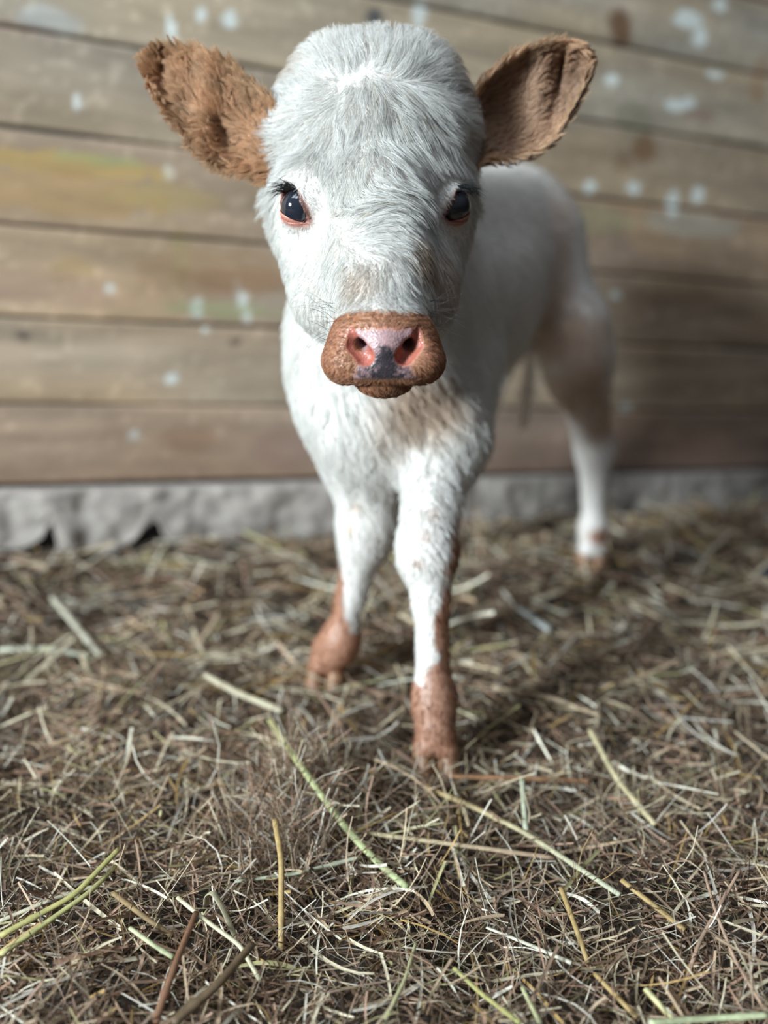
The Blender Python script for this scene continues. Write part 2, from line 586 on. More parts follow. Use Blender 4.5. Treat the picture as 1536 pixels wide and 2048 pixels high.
parts = []
wd = [7, 8, 5, 3, 1.5, .5, .8, .3, 4, .2, .5]  # lowest layer: matted dark brown, with the shade of the gaps coloured in
wm = [6, 8, 6, 4, 3, 2, 2, .8, 4, 1.4, .8]
wb = [2, 3, 4, 5, 5, 5, 4, 1.6, 3, 3, 2]
# fine trodden chaff, then a middle layer, then loose pale stems on top
parts.append(scatter(28000, (-0.75, 1.2), (0.40, 1.25), .012, .05, .001, .0034, .35, -.006, .004, wd, 3))
parts.append(scatter(18500, (-0.75, 1.2), (0.40, 1.25), .012, .06, .0007, .0026, .45, -.002, .010, wm, 4))
parts.append(scatter(4700, (-0.75, 1.2), (0.40, 1.25), .03, .11, .0011, .0036, .25, .004, .013, wb, 5))
parts.append(scatter(36000, (-1.2, 2.1), (1.1, 2.7), .02, .07, .0015, .005, .25, -.003, .006, wm, 3))
parts.append(scatter(9500, (-1.2, 2.1), (1.1, 2.7), .04, .13, .0025, .006, .25, .002, .016, wb, 4))
# wispy drift on the mound in the foreground: stems standing up at an angle
n = 900
mxy = P(585, 1680, 0.96)
x = rng.normal(mxy[0], 0.035, n); y = rng.normal(mxy[1], 0.05, n)
L = rng.uniform(.03, .09, n)
tl = rng.uniform(-1.2, 1.2, n)
parts.append(ribbons(x, y, ground_z(x, y) + .004 + np.abs(np.sin(tl)) * L * .4, rng.uniform(0, 6.3, n), tl, L, rng.uniform(.0008, .002, n),
                     rng.normal(0, .5, n), rng.normal(0, .5, n), rng.uniform(-1.5, 1.5, n),
                     PAL[rng.choice([1, 2, 3, 4, 8, 6], n)] * rng.uniform(.8, 1.15, (n, 1)), 4))
# strongly tilted stems near the lens
n = 2600
x = rng.uniform(-.35, .45, n); y = rng.uniform(.48, .95, n)
L = rng.uniform(.02, .08, n)
tl = rng.uniform(-.95, .95, n)
parts.append(ribbons(x, y, ground_z(x, y) + .002 + np.abs(np.sin(tl)) * L * .38, rng.uniform(0, 6.3, n), tl, L, rng.uniform(.0006, .0016, n),
                     rng.normal(0, .4, n), rng.normal(0, .4, n), rng.uniform(-1.5, 1.5, n),
                     PAL[rng.choice(11, n, p=np.array(wb) / sum(wb))] * rng.uniform(.8, 1.15, (n, 1)), 4))
nv = 0
vv, ff, cc = [], [], []
for V, q, C in parts:
    vv.append(V); ff.append(q + nv); cc.append(C); nv += len(V)
hay = mesh_obj('hay_litter', np.concatenate(vv), np.concatenate(ff), M_HAY, colors=np.concatenate(cc), smooth_shade=False)
tag(hay, 'thick litter of chopped hay and straw strewn over the stall floor', 'hay', kind='stuff')


# ------------------------------------------------------------------ single stalks that can be picked out
def gpoint(px, py, lift):
    """sight line through a photo point meeting the bedding, plus a lift"""
    z = 0.0
    for _ in range(6):
        k = -SP + (1024 - py) / FPX * CP
        d = (z + lift - CAM_H) / k
        p = P(px, py, d)
        z = float(ground_z(np.array([p[0]]), np.array([p[1]]))[0])
    return p


def tube(points, radii, sides=8, flat=0.75):
    pts = np.array(points, dtype=float)
    # resample smoothly
    seg = np.linalg.norm(np.diff(pts, axis=0), axis=1)
    s = np.concatenate([[0], np.cumsum(seg)])
    m = max(10, len(pts) * 8)
    t = np.linspace(0, s[-1], m)
    q = np.stack([np.interp(t, s, pts[:, k]) for k in range(3)], -1)
    for _ in range(3):
        q[1:-1] = (q[:-2] + 2 * q[1:-1] + q[2:]) / 4
    r = np.interp(t, s, radii)
    T = nrm(np.gradient(q, axis=0))
    S = nrm(np.cross(T, [0.01, 0, 1]))
    U = np.cross(S, T)
    ang = np.linspace(0, 2 * math.pi, sides, endpoint=False)
    # a node ring (slight swelling) now and then
    nodes = np.zeros(m)
    for c in (0.37, 0.78):
        nodes += 0.35 * np.exp(-((np.linspace(0, 1, m) - c) / 0.012) ** 2)
    V = q[:, None] + (S[:, None] * np.cos(ang)[None, :, None] + U[:, None] * np.sin(ang)[None, :, None] * flat) * (r * (1 + nodes))[:, None, None]
    faces = []
    for i in range(m - 1):
        for j in range(sides):
            k = (j + 1) % sides
            faces.append((i * sides + j, i * sides + k, (i + 1) * sides + k, (i + 1) * sides + j))
    V = V.reshape(-1, 3)
    faces.append(tuple(range(sides))[::-1])
    faces.append(tuple((m - 1) * sides + j for j in range(sides)))
    return V, faces


def stalk(px_pts, lifts, r0, r1, col, label, name='straw_stalk', col2=None, flat=0.75):
    pts = [gpoint(x, y, l + .005) for (x, y), l in zip(px_pts, lifts)]
    V, f = tube(pts, np.linspace(r0, r1, len(pts)) * 1.65, flat=flat)
    t = (np.arange(len(V)) / len(V))[:, None]
    c2 = np.array(col2 if col2 else col)
    C = np.array(col) * (1 - t) + c2 * t
    C = C * (1 + 0.12 * vnoise(V, 0.008, 5)[:, None])
    me_faces = np.empty(len(f), dtype=object)
    for i, x in enumerate(f):
        me_faces[i] = x
    o = mesh_obj(name, V, me_faces, M_HAY, colors=C)
    tag(o, label, 'straw', group='loose stalks lying on top of the bedding')
    return o


GY, PY, GO, PK, BR, PG, OR = (.42, .40, .17), (.56, .48, .29), (.42, .29, .12), (.40, .27, .19), (.13, .085, .045), (.50, .52, .38), (.36, .19, .10)
stalk([(540, 1440), (600, 1530), (690, 1655), (760, 1730), (815, 1775)], [.03, .035, .02, .012, .008], .0024, .0022, GY,
      'long thick yellow-green stalk slanting down right just left of the front hoof', col2=(.45, .50, .26))
stalk([(852, 1575), (950, 1615), (1050, 1665), (1240, 1790)], [.008, .014, .018, .01], .0022, .0016, GO,
      'long golden stalk running down right from below the near front hoof', col2=PG)
stalk([(700, 1662), (880, 1685), (1110, 1716)], [.008, .012, .01], .0016, .0016, PY, 'long thin tan stalk lying almost level below the near hoof', col2=PK)
stalk([(1180, 1460), (1235, 1560), (1310, 1650)], [.02, .02, .008], .0022, .002, PY, 'pale stalk slanting down right, alone at the right of the near hoof')
stalk([(895, 1553), (1030, 1556), (1180, 1562)], [.008, .012, .01], .0022, .002, OR, 'orange-brown level stalk just right of and below the near hoof tips')
stalk([(1044, 1555), (1052, 1662)], [.035, .018], .0017, .0017, PG, 'short pale green upright stalk crossing the orange-brown stalk')
stalk([(550, 1640), (563, 1720), (562, 1900)], [.055, .045, .004], .0017, .0015, GO, 'upright golden stem standing in the foreground tuft')
stalk([(238, 1698), (150, 1790), (0, 1872)], [.035, .028, .02], .0016, .0018, (.40, .37, .14), 'upper of the two long yellow-green stems at the left edge')
stalk([(231, 1732), (180, 1785), (0, 1910)], [.025, .028, .02], .0014, .0017, (.42, .40, .17), 'lower of the two long yellow-green stems at the left edge')
stalk([(505, 1888), (440, 1965), (345, 2046)], [.03, .028, .02], .0021, .0026, BR, 'thick dark brown stalk rising to the right in the near foreground')
stalk([(392, 1825), (350, 1930), (310, 2046)], [.03, .03, .02], .0015, .002, (.22, .11, .06), 'red-brown stalk beside the thick dark brown one')
stalk([(1122, 1776), (1150, 1850), (1176, 1925)], [.035, .025, .01], .0015, .0013, GO, 'short golden stem slanting steeply, right of centre in the foreground')
stalk([(1190, 1948), (1275, 2036)], [.012, .01], .0013, .0013, GO, 'short golden stem below the steep golden one')
stalk([(908, 1936), (960, 1985), (1040, 2046)], [.018, .02, .015], .0012, .0013, (.36, .34, .13), 'yellow-green stem at the bottom edge, right of centre')
stalk([(1243, 1760), (1370, 1860)], [.018, .01], .0016, .0016, GO, 'straight golden stem lying right of the long pale stalk end')
stalk([(1291, 1978), (1350, 2042)], [.018, .014], .0016, .0014, (.55, .52, .28), 'short pale yellow stem near the bottom right corner')
stalk([(470, 1763), (590, 1748), (722, 1714)], [.012, .014, .012], .0010, .0014, PG, 'thin pale green blade lying level across the foreground tuft', name='grass_blade')
stalk([(408, 1350), (480, 1388), (565, 1422)], [.016, .016, .012], .0028, .0028, (.55, .49, .35), 'pale blurred stalk left of the far front hoof')
stalk([(1408, 1742), (1430, 1820), (1470, 1920), (1536, 2030)], [.02, .02, .02, .015], .0008, .0010, PK, 'long thin pinkish stem curving down to the right edge')
stalk([(973, 1855), (1060, 1890), (1143, 1926)], [.014, .014, .012], .0008, .0012, (.62, .60, .48), 'thin bright pale stem lying right of the foreground centre')
stalk([(260, 1856), (300, 1885), (347, 1915)], [.02, .02, .015], .0012, .0014, (.46, .48, .28), 'short pale green stem end in the left foreground')
stalk([(355, 1795), (410, 1840), (480, 1890), (520, 1960)], [.03, .025, .02, .01], .0012, .0012, (.60, .56, .38), 'pale stem crossing above the dark brown stalk')
stalk([(226, 1786), (290, 1835), (345, 1872)], [.02, .018, .015], .0016, .0014, (.28, .19, .09), 'brown stem left of the foreground tuft')
stalk([(412, 1812), (414, 1788), (426, 1784), (445, 1815), (470, 1872)], [.016, .03, .034, .026, .01], .0020, .0014, (.38, .34, .22),
      'wide dry blade bent over into a hook', name='grass_blade', flat=0.25)
stalk([(1300, 2046), (1400, 2038), (1536, 2030)], [.025, .026, .025], .0016, .0016, (.52, .56, .34), 'pale green level stalk along the bottom right corner')
stalk([(0, 1842), (100, 1800), (190, 1772)], [.008, .012, .012], .0013, .0012, (.50, .46, .34), 'pale level stem behind the two yellow-green stems')
stalk([(1045, 1975), (1080, 2046)], [.022, .018], .0011, .0011, (.50, .50, .28), 'thin greenish stem between the bottom golden stems')
stalk([(1365, 1980), (1400, 1880), (1480, 1740)], [.004, .014, .03], .0011, .0009, PK, 'thin tan stem leaning up to the right edge')
stalk([(770, 2040), (810, 1960), (832, 1885)], [.012, .016, .02], .0012, .0008, (.42, .40, .22), 'slender curved stem rising left of the bottom yellow-green one')
stalk([(985, 1375), (1100, 1395), (1200, 1430)], [.012, .012, .01], .0024, .0024, (.40, .30, .20), 'blurred tan stalk lying behind and right of the near hoof')
stalk([(1035, 1215), (1100, 1260)], [.012, .012], .003, .003, (.52, .54, .52), 'pale bluish blurred stalk between near hoof and hind hoof')
stalk([(105, 1195), (160, 1262), (200, 1310)], [.014, .02, .012], .003, .003, (.48, .45, .35), 'blurred pale stalk standing out left near the footing')
stalk([(0, 1300), (90, 1296), (180, 1312)], [.012, .014, .012], .0028, .0028, (.50, .50, .40), 'blurred pale stalk lying level at the left edge')


# a small unidentified dark lump half sunk in the bedding at the right
lc = gpoint(1534, 1150, .006)
u_, v_ = np.meshgrid(np.linspace(0, math.pi, 14), np.linspace(0, 2 * math.pi, 22, endpoint=False), indexing='ij')
dv_ = np.stack([np.sin(u_) * np.cos(v_), np.sin(u_) * np.sin(v_), np.cos(u_)], -1)
V = lc + dv_ * np.array([.026, .020, .014]) * (1 + .22 * vnoise(dv_, .6, 3))[..., None]
idx = np.arange(14 * 22).reshape(14, 22)
nxt = np.roll(idx, -1, 1)
q = np.stack([idx[:-1], idx[1:], nxt[1:], nxt[:-1]], -1).reshape(-1, 4)
lump = mesh_obj('dark_lump', V.reshape(-1, 3), q, mat_simple('dark_lump', (.022, .026, .045), .6, 60, .7, 1.3, bump=.4))
tag(lump, 'small dark bluish lump half buried in hay at the far right edge', 'debris')

# ------------------------------------------------------------------ the calf: signed-distance body
AX = nrm(np.array([0.396, 0.918, 0.0]))      # body axis, chest to rump
LX = np.array([0.918, -0.396, 0.0])          # towards the calf's left flank
UZ = np.array([0.0, 0.0, 1.0])
BO = np.array([-0.005, 1.12, 0.0])


def B(s, l, z):
    return BO + AX * s + LX * l + UZ * z


def ell(c, r, ax=None):
    """ellipsoid; ax = 3 orthonormal rows"""
    return ('ell', np.asarray(c, float), np.asarray(r, float), np.eye(3) if ax is None else np.asarray(ax, float))


def cap(a, b, ra, rb):
    return ('cap', np.asarray(a, float), np.asarray(b, float), ra, rb)


def prim_d(p, pr):
    if pr[0] == 'ell':
        _, c, r, ax = pr
        q = (p - c) @ ax.T
        k0 = np.sqrt(((q / r) ** 2).sum(-1))
        k1 = np.sqrt(((q / (r * r)) ** 2).sum(-1))
        return k0 * (k0 - 1.0) / np.maximum(k1, 1e-6)
    _, a, b, ra, rb = pr
    ab = b - a
    t = np.clip(((p - a) @ ab) / (ab @ ab), 0, 1)
    d = p - a - t[..., None] * ab
    return np.sqrt((d * d).sum(-1)) - (ra + (rb - ra) * t)


def smin(a, b, k):
    h = np.maximum(k - np.abs(a - b), 0) / k
    return np.minimum(a, b) - h * h * k * 0.25


def smax(a, b, k):
    return -smin(-a, -b, k)


BAX = np.array([AX, LX, UZ])


def body_axes(tilt):
    c, s = math.cos(tilt), math.sin(tilt)
    return np.array([AX * c + UZ * s, LX, -AX * s + UZ * c])


BODY = [  # (prim, blend)
    (ell(B(.12, .0, .475), (.15, .088, .125), BAX), .05),
    (ell(B(.30, .0, .48), (.24, .096, .132), BAX), .06),
    (ell(B(.50, .0, .545), (.17, .082, .105), BAX), .06),
    (ell(B(.58, .004, .575), (.10, .090, .082), BAX), .05),
    (cap(B(.02, 0, .60), B(.56, 0, .615), .045, .045), .05),
    # neck and brisket
    (cap(P(745, 330, 1.03), B(.06, 0, .50), .068, .088), .06),
    (ell(P(740, 680, 1.10), (.094, .07, .11)), .05),
    (ell(P(758, 815, 1.09), (.086, .065, .088)), .05),
    # left fore leg (nearest, right in the photo)
    (cap(P(905, 740, 1.20), P(893, 880, 1.115), .055, .044), .05),
    (cap(P(885, 880, 1.10), P(862, 1020, 1.06), .044, .0275), .035),
    (cap(P(862, 1020, 1.06), P(856, 1070, 1.05), .0275, .0280), .02),
    (ell(P(853, 1100, 1.042), (.0305, .030, .036)), .02),
    (cap(P(856, 1130, 1.045), P(862, 1200, 1.045), .0265, .0185), .02),
    (cap(P(862, 1200, 1.045), P(867, 1370, 1.05), .0175, .0185), .015),
    (ell(P(868, 1405, 1.05), (.0235, .024, .026)), .02),
    (cap(P(868, 1430, 1.05), P(869, 1478, 1.052), .0205, .0205), .015),
    (ell(P(868, 1395, 1.075), (.012, .012, .014)), .012),
    # right fore leg
    (cap(P(692, 760, 1.17), P(728, 930, 1.15), .060, .043), .05),
    (cap(P(735, 930, 1.15), P(738, 1030, 1.16), .041, .033), .03),
    (ell(P(732, 1065, 1.165), (.031, .031, .040)), .03),
    (cap(P(725, 1095, 1.175), P(703, 1190, 1.20), .026, .0175), .02),
    (cap(P(703, 1190, 1.20), P(684, 1265, 1.22), .0170, .0190), .015),
    (ell(P(681, 1285, 1.225), (.0255, .025, .026)), .02),
    (cap(P(672, 1300, 1.228), P(660, 1316, 1.238), .0225, .0205), .015),
    (ell(P(690, 1290, 1.25), (.012, .012, .012)), .012),
    # left hind leg
    (cap(B(.55, .035, .53), P(1140, 640, 1.56), .078, .055), .05),
    (ell(P(1152, 710, 1.57), (.050, .055, .075)), .05),
    (cap(P(1158, 720, 1.58), P(1185, 880, 1.665), .048, .031), .04),
    (ell(P(1190, 905, 1.672), (.028, .034, .032)), .025),
    (cap(P(1188, 925, 1.67), P(1187, 1040, 1.69), .0265, .0195), .02),
    (ell(P(1186, 1058, 1.69), (.0230, .025, .026)), .02),
    (cap(P(1185, 1065, 1.69), P(1183, 1092, 1.678), .021, .022), .015),
    # right hind leg
    (cap(B(.56, -.04, .53), P(985, 660, 1.62), .075, .055), .05),
    (cap(P(985, 660, 1.62), P(930, 900, 1.73), .052, .030), .04),
    (cap(P(928, 905, 1.735), P(890, 1050, 1.73), .026, .0195), .02),
    (cap(P(890, 1050, 1.73), RHH + [0, .0, .045], .0235, .021), .015),
    # toes: the hairy pastern splits in two above the claws
    *[(cap(T_ + np.array([0, .002, .052]), T_ + np.array([fx * .0 + sd_ * .0115, -.006, .030]), .0185, .0125), .006)
      for T_, fx in ((LFH, 0), (RFH, 0), (LHH, 0), (RHH, 0)) for sd_ in (-1, 1)],
    # tail
    (cap(B(.66, 0, .60), B(.72, 0, .52), .017, .013), .03),
    (cap(B(.72, 0, .52), P(1052, 790, 1.80), .012, .009), .015),
    (cap(P(1050, 785, 1.80), P(1045, 850, 1.80), .013, .007), .01),
]
HEAD = [
    (ell(P(752, 258, .955), (.078, .085, .070)), .04),            # cranium
    (cap(P(684, 182, .935), P(818, 182, .935), .047, .047), .03),            # poll dome
    (ell(P(750, 290, .905), (.076, .050, .062)), .03),            # forehead
    (cap(P(594, 285, .945), P(862, 285, .945), .034, .034), .04), # temples
    (ell(P(622, 390, .888), (.026, .034, .033)), .025),            # orbits
    (ell(P(872, 392, .906), (.024, .034, .032)), .03),
    (cap(P(752, 400, .875), P(762, 560, .83), .048, .038), .03),  # bridge
    (cap(P(762, 560, .83), P(766, 650, .805), .038, .036), .03),
    (cap(P(642, 440, .945), P(664, 600, .890), .050, .036), .04), # cheeks
    (cap(P(842, 440, .945), P(836, 600, .890), .048, .035), .04),
    (cap(P(752, 480, .98), P(766, 680, .86), .060, .036), .04),   # jaw
    # muzzle
    (ell(P(766, 690, .800), (.0405, .036, .0265)), .015),
    (ell(P(697, 725, .795), (.0215, .028, .0170)), .010),         # lip pads
    (ell(P(837, 725, .795), (.0215, .028, .0170)), .010),
    (ell(P(766, 655, .792), (.033, .028, .0155)), .012),
    (ell(P(768, 704, .775), (.0150, .0135, .0200)), .010),        # nose pad, hourglass-shaped
    (cap(P(726, 668, .777), P(812, 668, .777), .0085, .0085), .008),
    (cap(P(728, 742, .778), P(810, 742, .778), .0095, .0095), .010),
    (ell(P(692, 700, .797), (.0130, .022, .0215)), .012),         # wings of the nostrils
    (ell(P(843, 700, .797), (.0130, .022, .0215)), .012),
]
CHIN = ell(P(768, 755, .805), (.0255, .028, .0155))
# eye frames: inner corner, outer corner, gaze


def eye_frame(inner, outer, gaze, cx):
    e1 = nrm(inner - outer)
    g = gaze - e1 * (gaze @ e1)
    g = nrm(g)
    e2 = np.cross(g, e1)
    return cx, e1, e2, g


EYEL = eye_frame(P(624, 460, .840), P(572, 376, .874), np.array([-.62, -.78, .10]), P(601, 417, .868))
EYER = eye_frame(P(884, 457, .850), P(930, 372, .886), np.array([.84, -.53, .10]), P(902, 413, .882))
EYE_R = .0175


def head_solid(pz):
    h = None
    for pr, k in HEAD:
        x = prim_d(pz, pr)
        h = x if h is None else smin(h, x, k)
    return h


def surface_at(px, py, d0=.70):
    """where the sight line through a photo point first meets the head"""
    d = d0
    for _ in range(60):
        s = float(head_solid(P(px, py, d)[None])[0])
        if abs(s) < 1e-4:
            break
        d += s * .8
    return P(px, py, d)


NOSTRILS = []
for sg, pts in ((-1, ((702, 660), (707, 688), (730, 712))), (1, ((835, 660), (831, 688), (809, 712)))):
    NOSTRILS.append((sg, *[surface_at(*t) for t in pts]))


def sdf(p):
    d = None
    pz = p
    for pr, k in BODY:
        x = prim_d(pz, pr)
        d = x if d is None else smin(d, x, k)
    h = None
    for pr, k in HEAD:
        x = prim_d(pz, pr)
        h = x if h is None else smin(h, x, k)
    # mouth corner: the lower lip meets the upper in a crease
    h = smin(h, prim_d(pz, CHIN), .0025)
    # nostrils: comma-shaped hollows running up and outwards
    for sg, a, b, c in NOSTRILS:
        n1 = prim_d(pz, cap(a, b, .0020, .0052))
        n2 = prim_d(pz, cap(b, c, .0052, .0072))
        bc = (b + c) / 2 + np.array([0, 0, .002])
        deep = prim_d(pz, cap(bc, bc + np.array([-.004 * sg, .026, .005]), .0062, .004))
        h = smax(h, -smin(smin(n1, n2, .004), deep, .003), .0025)
    # eyes
    for (c, e1, e2, g) in (EYEL, EYER):
        q = pz - c
        u = q @ e1
        v = q @ e2
        gg = q @ g
        # almond: pointed towards the inner corner
        almond = (np.sqrt((u / .0198) ** 2 + ((v + .0) / (.0143 * (1 - .25 * np.clip(u / .0198, -1, 1)))) ** 2) - 1) * .0143
        rad = np.sqrt((q * q).sum(-1))
        lid = rad - (EYE_R + .0028)
        near = rad < .045
        h = np.where(near, smin(h, lid, .010), h)
        cut = np.maximum(almond, -gg)
        sock = rad - (EYE_R - .0005)
        h = smax(h, -cut, .0015) if True else h
        h = smin(h, np.maximum(sock, almond - .02), .0004) if False else h
    return smin(d, h, .045)


def axis_pts(lo, hi, regions, base):
    """non-uniform sample positions: regions = [(a, b, step)], finer inside"""
    out = [lo]
    while out[-1] < hi:
        x = out[-1]
        s_ = base
        for a, b, st in regions:
            if a <= x < b:
                s_ = min(s_, st)
        out.append(x + s_)
    return np.array(out)


gxs = axis_pts(-.24, .44, [(-.22, .22, .0026), (-.11, .10, .0020), (-.055, .055, .0013)], .0042)
gys = axis_pts(.70, 1.98, [(.70, 1.06, .0026), (.72, .815, .0014), (.815, .90, .002)], .0046)
gzs = axis_pts(-.01, .80, [(.38, .80, .0026), (.43, .53, .0013), (.53, .64, .0019)], .0042)
nx, ny, nz = (len(g) // 8 * 8 for g in (gxs, gys, gzs))
gxs, gys, gzs = gxs[:nx + 1], gys[:ny + 1], gzs[:nz + 1]
if len(gxs) < nx + 1:
    nx -= 8; gxs = gxs[:nx + 1]
if len(gys) < ny + 1:
    ny -= 8; gys = gys[:ny + 1]
if len(gzs) < nz + 1:
    nz -= 8; gzs = gzs[:nz + 1]
D = np.ones((nx + 1, ny + 1, nz + 1), dtype=F32)
bi, bj, bk = np.meshgrid(np.arange(nx // 8), np.arange(ny // 8), np.arange(nz // 8), indexing='ij')
lo_ = np.stack([gxs[bi * 8], gys[bj * 8], gzs[bk * 8]], -1)
hi_ = np.stack([gxs[bi * 8 + 8], gys[bj * 8 + 8], gzs[bk * 8 + 8]], -1)
cen = (lo_ + hi_) / 2
half = np.linalg.norm(hi_ - lo_, axis=-1) / 2
dc = sdf(cen.reshape(-1, 3)).reshape(bi.shape)
keep = np.abs(dc) < half * 1.3 + 0.006
D[:] = 1
sgn = np.where(dc < 0, -1.0, 1.0).astype(F32)
D[:nx, :ny, :nz] = np.repeat(np.repeat(np.repeat(sgn, 8, 0), 8, 1), 8, 2)
kb = np.argwhere(keep)
o9 = np.arange(9)
oi, oj, ok = np.meshgrid(o9, o9, o9, indexing='ij')
oi, oj, ok = oi.ravel(), oj.ravel(), ok.ravel()
for st in range(0, len(kb), 600):
    ch = kb[st:st + 600] * 8
    I = ch[:, 0:1] + oi; J = ch[:, 1:2] + oj; K = ch[:, 2:3] + ok
    p = np.stack([gxs[I], gys[J], gzs[K]], -1)
    D[I, J, K] = sdf(p.reshape(-1, 3)).reshape(I.shape)
# the soles rest on the ground
S = D < 0
cell = np.zeros((nx, ny, nz), dtype=np.int8)
for a in (0, 1):
    for b in (0, 1):
        for c in (0, 1):
            cell += S[a:nx + a, b:ny + b, c:nz + c]
act = (cell > 0) & (cell < 8)
ai = np.argwhere(act)
vid = np.full((nx, ny, nz), -1, dtype=np.int32)
vid[act] = np.arange(len(ai))
acc = np.zeros((len(ai), 3)); cnt = np.zeros(len(ai))
corners = [(a, b, c) for a in (0, 1) for b in (0, 1) for c in (0, 1)]
i0, j0, k0 = ai.T


def cpos(a, b, c):
    return np.stack([gxs[i0 + a], gys[j0 + b], gzs[k0 + c]], -1)


for u in corners:
    for v in corners:
        if sum(v) - sum(u) == 1 and all(v[m] >= u[m] for m in range(3)):
            da = D[i0 + u[0], j0 + u[1], k0 + u[2]].astype(float)
            db = D[i0 + v[0], j0 + v[1], k0 + v[2]].astype(float)
            cr = (da < 0) != (db < 0)
            t = np.where(cr, da / np.where(cr, da - db, 1), 0)[:, None]
            acc += np.where(cr[:, None], cpos(*u) * (1 - t) + cpos(*v) * t, 0)
            cnt += cr
bverts = acc / cnt[:, None]
quads = []
for axn in range(3):
    sl = [slice(1, nx), slice(1, ny), slice(1, nz)]
    lo3 = [slice(1, nx), slice(1, ny), slice(1, nz)]
    hi3 = [slice(1, nx), slice(1, ny), slice(1, nz)]
    n3 = [nx, ny, nz][axn]
    lo3[axn] = slice(0, n3)
    hi3[axn] = slice(1, n3 + 1)
    s0 = S[tuple(lo3)]; s1 = S[tuple(hi3)]
    e_ = np.argwhere(s0 != s1)
    offs = np.array([1, 1, 1]); offs[axn] = 0
    e_ = e_ + offs
    b_, c_ = [(1, 2), (2, 0), (0, 1)][axn]
    db_ = np.zeros(3, int); db_[b_] = 1
    dc_ = np.zeros(3, int); dc_[c_] = 1
    c00 = e_ - db_ - dc_; c10 = e_ - dc_; c11 = e_; c01 = e_ - db_
    ids = [vid[tuple(c.T)] for c in (c00, c10, c11, c01)]
    qd = np.stack(ids, -1)
    eb = e_ - 0
    inside0 = S[tuple(e_.T)]
    qd = np.where(inside0[:, None], qd, qd[:, ::-1])
    qd = qd[(qd >= 0).all(1)]
    quads.append(qd)
quads = np.concatenate(quads)
del D, S, vid, act, cell
print('body verts', len(bverts), 'quads', len(quads), 'grid', nx, ny, nz)


def sdf_grad(p, h=.0015):
    out = np.empty(p.shape)
    for st in range(0, len(p), 200000):
        q = p[st:st + 200000]
        for k in range(3):
            e = np.zeros(3); e[k] = h
            out[st:st + 200000, k] = sdf(q + e) - sdf(q - e)
    return nrm(out)


# ------------------------------------------------------------------ coat and skin colours (the animal's markings; the brisket tan also holds some shade)
C_WHITE = np.array([.77, .765, .74])
C_TAN = np.array([.50, .36, .25])
C_RUST = np.array([.29, .125, .065])
C_EAR = np.array([.50, .28, .155])
C_SKIN = np.array([.72, .50, .42])
C_PINK = np.array([.62, .27, .22])
C_MUZ = np.array([.40, .20, .115])
C_SLATE = np.array([.035, .028, .034])


def blob(p, c, r, soft=.35, nz_=.25, seed=0, ns=.012):
    q = (p - c) / np.asarray(r)
    d = np.sqrt((q * q).sum(-1)) + nz_ * vnoise(p, ns, seed)
    return 1 - smooth(1 - soft, 1 + soft, d)


def mixc(C, col, m):
    return C * (1 - m[:, None]) + np.asarray(col) * m[:, None]


def muzzle_mask(p):
    """1 on the brown muzzle"""
    u, v, d = unproj(p)
    n = 6 * vnoise(p, .006, 3)
    top = smooth(618, 632, v + n + 14 * smooth(60, 118, np.abs(u - 768)) * -1.0 + 0)
    near = 1 - smooth(.80, .835, d + .004 * vnoise(p, .01, 9))
    return top * near


